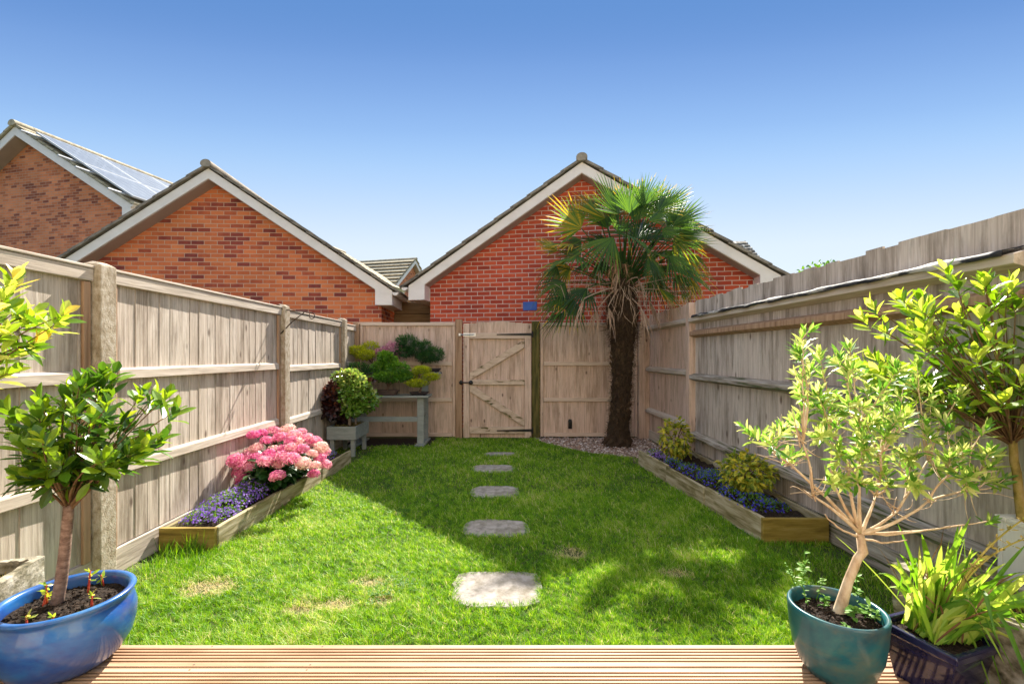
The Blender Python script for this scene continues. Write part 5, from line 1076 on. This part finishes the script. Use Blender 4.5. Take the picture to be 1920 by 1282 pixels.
# navy square pot with sword-leaved plant
NP_ = thing('glazed_pot', 'square navy blue glazed pot between the teal pot and the stone trough', 'plant pot', (1.58, 1.66, .08), R_(18), group='glazed plant pots on the decking')
g = G(); a_ = .125
def sq(h, z): return [(-h, -h, z), (h, -h, z), (h, h, z), (-h, h, z)]
R = np.array(sq(.085, .0)+sq(.10, .10)+sq(.115, .165)+sq(.118, .168)+sq(.125, .17)+sq(.127, .195)+sq(.122, .2)+sq(.108, .2)+sq(.105, .17))
i = np.arange(8)[:, None]*4; j = np.arange(4)[None]; jn = (j+1) % 4
g.add(R, [np.stack([i+j, i+jn, i+4+jn, i+4+j], -1).reshape(-1, 4), np.array([[3, 2, 1, 0]])]); g.obj('body', M_NAVY, NP_, bevel=.004)
g = G(); g.add(np.array(sq(.1065, .178)), np.array([[0, 1, 2, 3]])); n = 300; quads(g, np.stack([U(-.1, .1, n), U(-.1, .1, n), np.full(n, .18)], 1), rdir(n)*.01, rdir(n)*.002, U(0, 1, n)); g.obj('soil', M_SOIL, NP_)
IR = thing('sword_leaf_plant', 'clump of arching yellow-green sword leaves in the navy pot', 'plant', (1.58, 1.66, .26))
gl, gd, gw = G(), G(), G(); n = 230
for q in range(n):
    b = np.array([1.58+U(-.08, .09), 1.66+U(-.07, .07), .27]); az = U(-1, 1); L = U(.26, .52); lean = rng.normal(.42, .5); ly = rng.normal(0, .35)
    if q > 170: lean = U(.6, 1.6)
    D = nrm(np.array([lean, ly, U(.9, 1.3)])); N0 = nrm(np.array([ly+.1, -1, .35])+rdir(1)[0]*.5); m = 9; u = np.linspace(0, 1, m); droop = U(.05, .5)*L*(1+abs(lean)*.8)
    kink = U(.5, .8) if U() < .25 else 2
    c_ = b+D*(L*u)[:, None]-np.array([0, 0, 1])*(droop*u**2.5)[:, None]
    if kink < 1: c_ = c_-np.array([0, 0, 1])*(np.maximum(0, u-kink)*L*1.5)[:, None]
    S = nrm(np.cross(D, N0)); w_ = U(.006, .0125)*np.interp(u, [0, .15, .6, .85, 1], [.7, 1, 1, .65, .03])/1.0
    dead_ = U() < .16; gg = gd if dead_ else gl; w_ = w_*(.35 if dead_ else 1)
    V = np.stack([c_-S*w_[:, None], c_+nrm(np.cross(S, D))*(w_*.3)[:, None], c_+S*w_[:, None]], 1).reshape(-1, 3); Q = []
    for i in range(m-1): a = 3*i; Q += [[a, a+1, a+4, a+3], [a+1, a+2, a+5, a+4]]
    gg.add(V, [np.array(Q)], [np.full(len(Q), U(0, 1))])
for e, k_ in (((1915, 975), 14), ((1918, 1010), 10)):
    s_ = np.array([1.62, 1.66, .28]); e = P(*e, 1.6); m = P(1790, 1060, 1.63); pp = bez(s_, m, e, 12); tube(gw, pp, np.linspace(.005, .0025, 12), 6)
    q = pp[rng.integers(6, 12, k_*4)]; leaves(gw, q+rng.normal(0, .004, q.shape), rdir(k_*4)+np.array([.3, 0, .5]), rdir(k_*4), U(.008, .022, k_*4), U(.005, .009, k_*4), U(0, 1, k_*4))
LP(gl, 'leaves', M_IRIS, IR); LP(gd, 'dry_leaves', M_DRY, IR, label='withered brown leaves'); LP(gw, 'flower_stalks', pmat('seed_stalk', [(.12, .12, .02), (.35, .3, .06), (.5, .36, .15)], ra=.6, rough=.6, bump=0), IR)

# rear wall of the home, behind the camera: sunlit, it lights the shaded fences as the real one does
HM = thing('home_rear_wall', 'pale rendered rear wall of the home facing the garden from the decking', 'house', (0, -1.0, 0))
g = G()
for a in ((-4.6, -1.25, 0, 5.4), (1.25, 4.6, 0, 5.4), (-1.249, 1.249, 2.2, 5.4)): box(g, a[0], a[1], -1.25, -1.0, a[2], a[3])
LP(g, 'wall', pmat('cream_render', [(.66, .58, .47), (.74, .66, .55)], rough=.9, bump=.1), HM)
g = G(); box(g, -1.24, -1.17, -1.12, -1.05, .0, 2.19); box(g, 1.17, 1.24, -1.12, -1.05, 0, 2.19); box(g, -1.169, 1.169, -1.12, -1.05, 2.12, 2.19); box(g, -.04, .04, -1.12, -1.05, 0, 2.119); LP(g, 'door_frame', M_UPVC, HM)
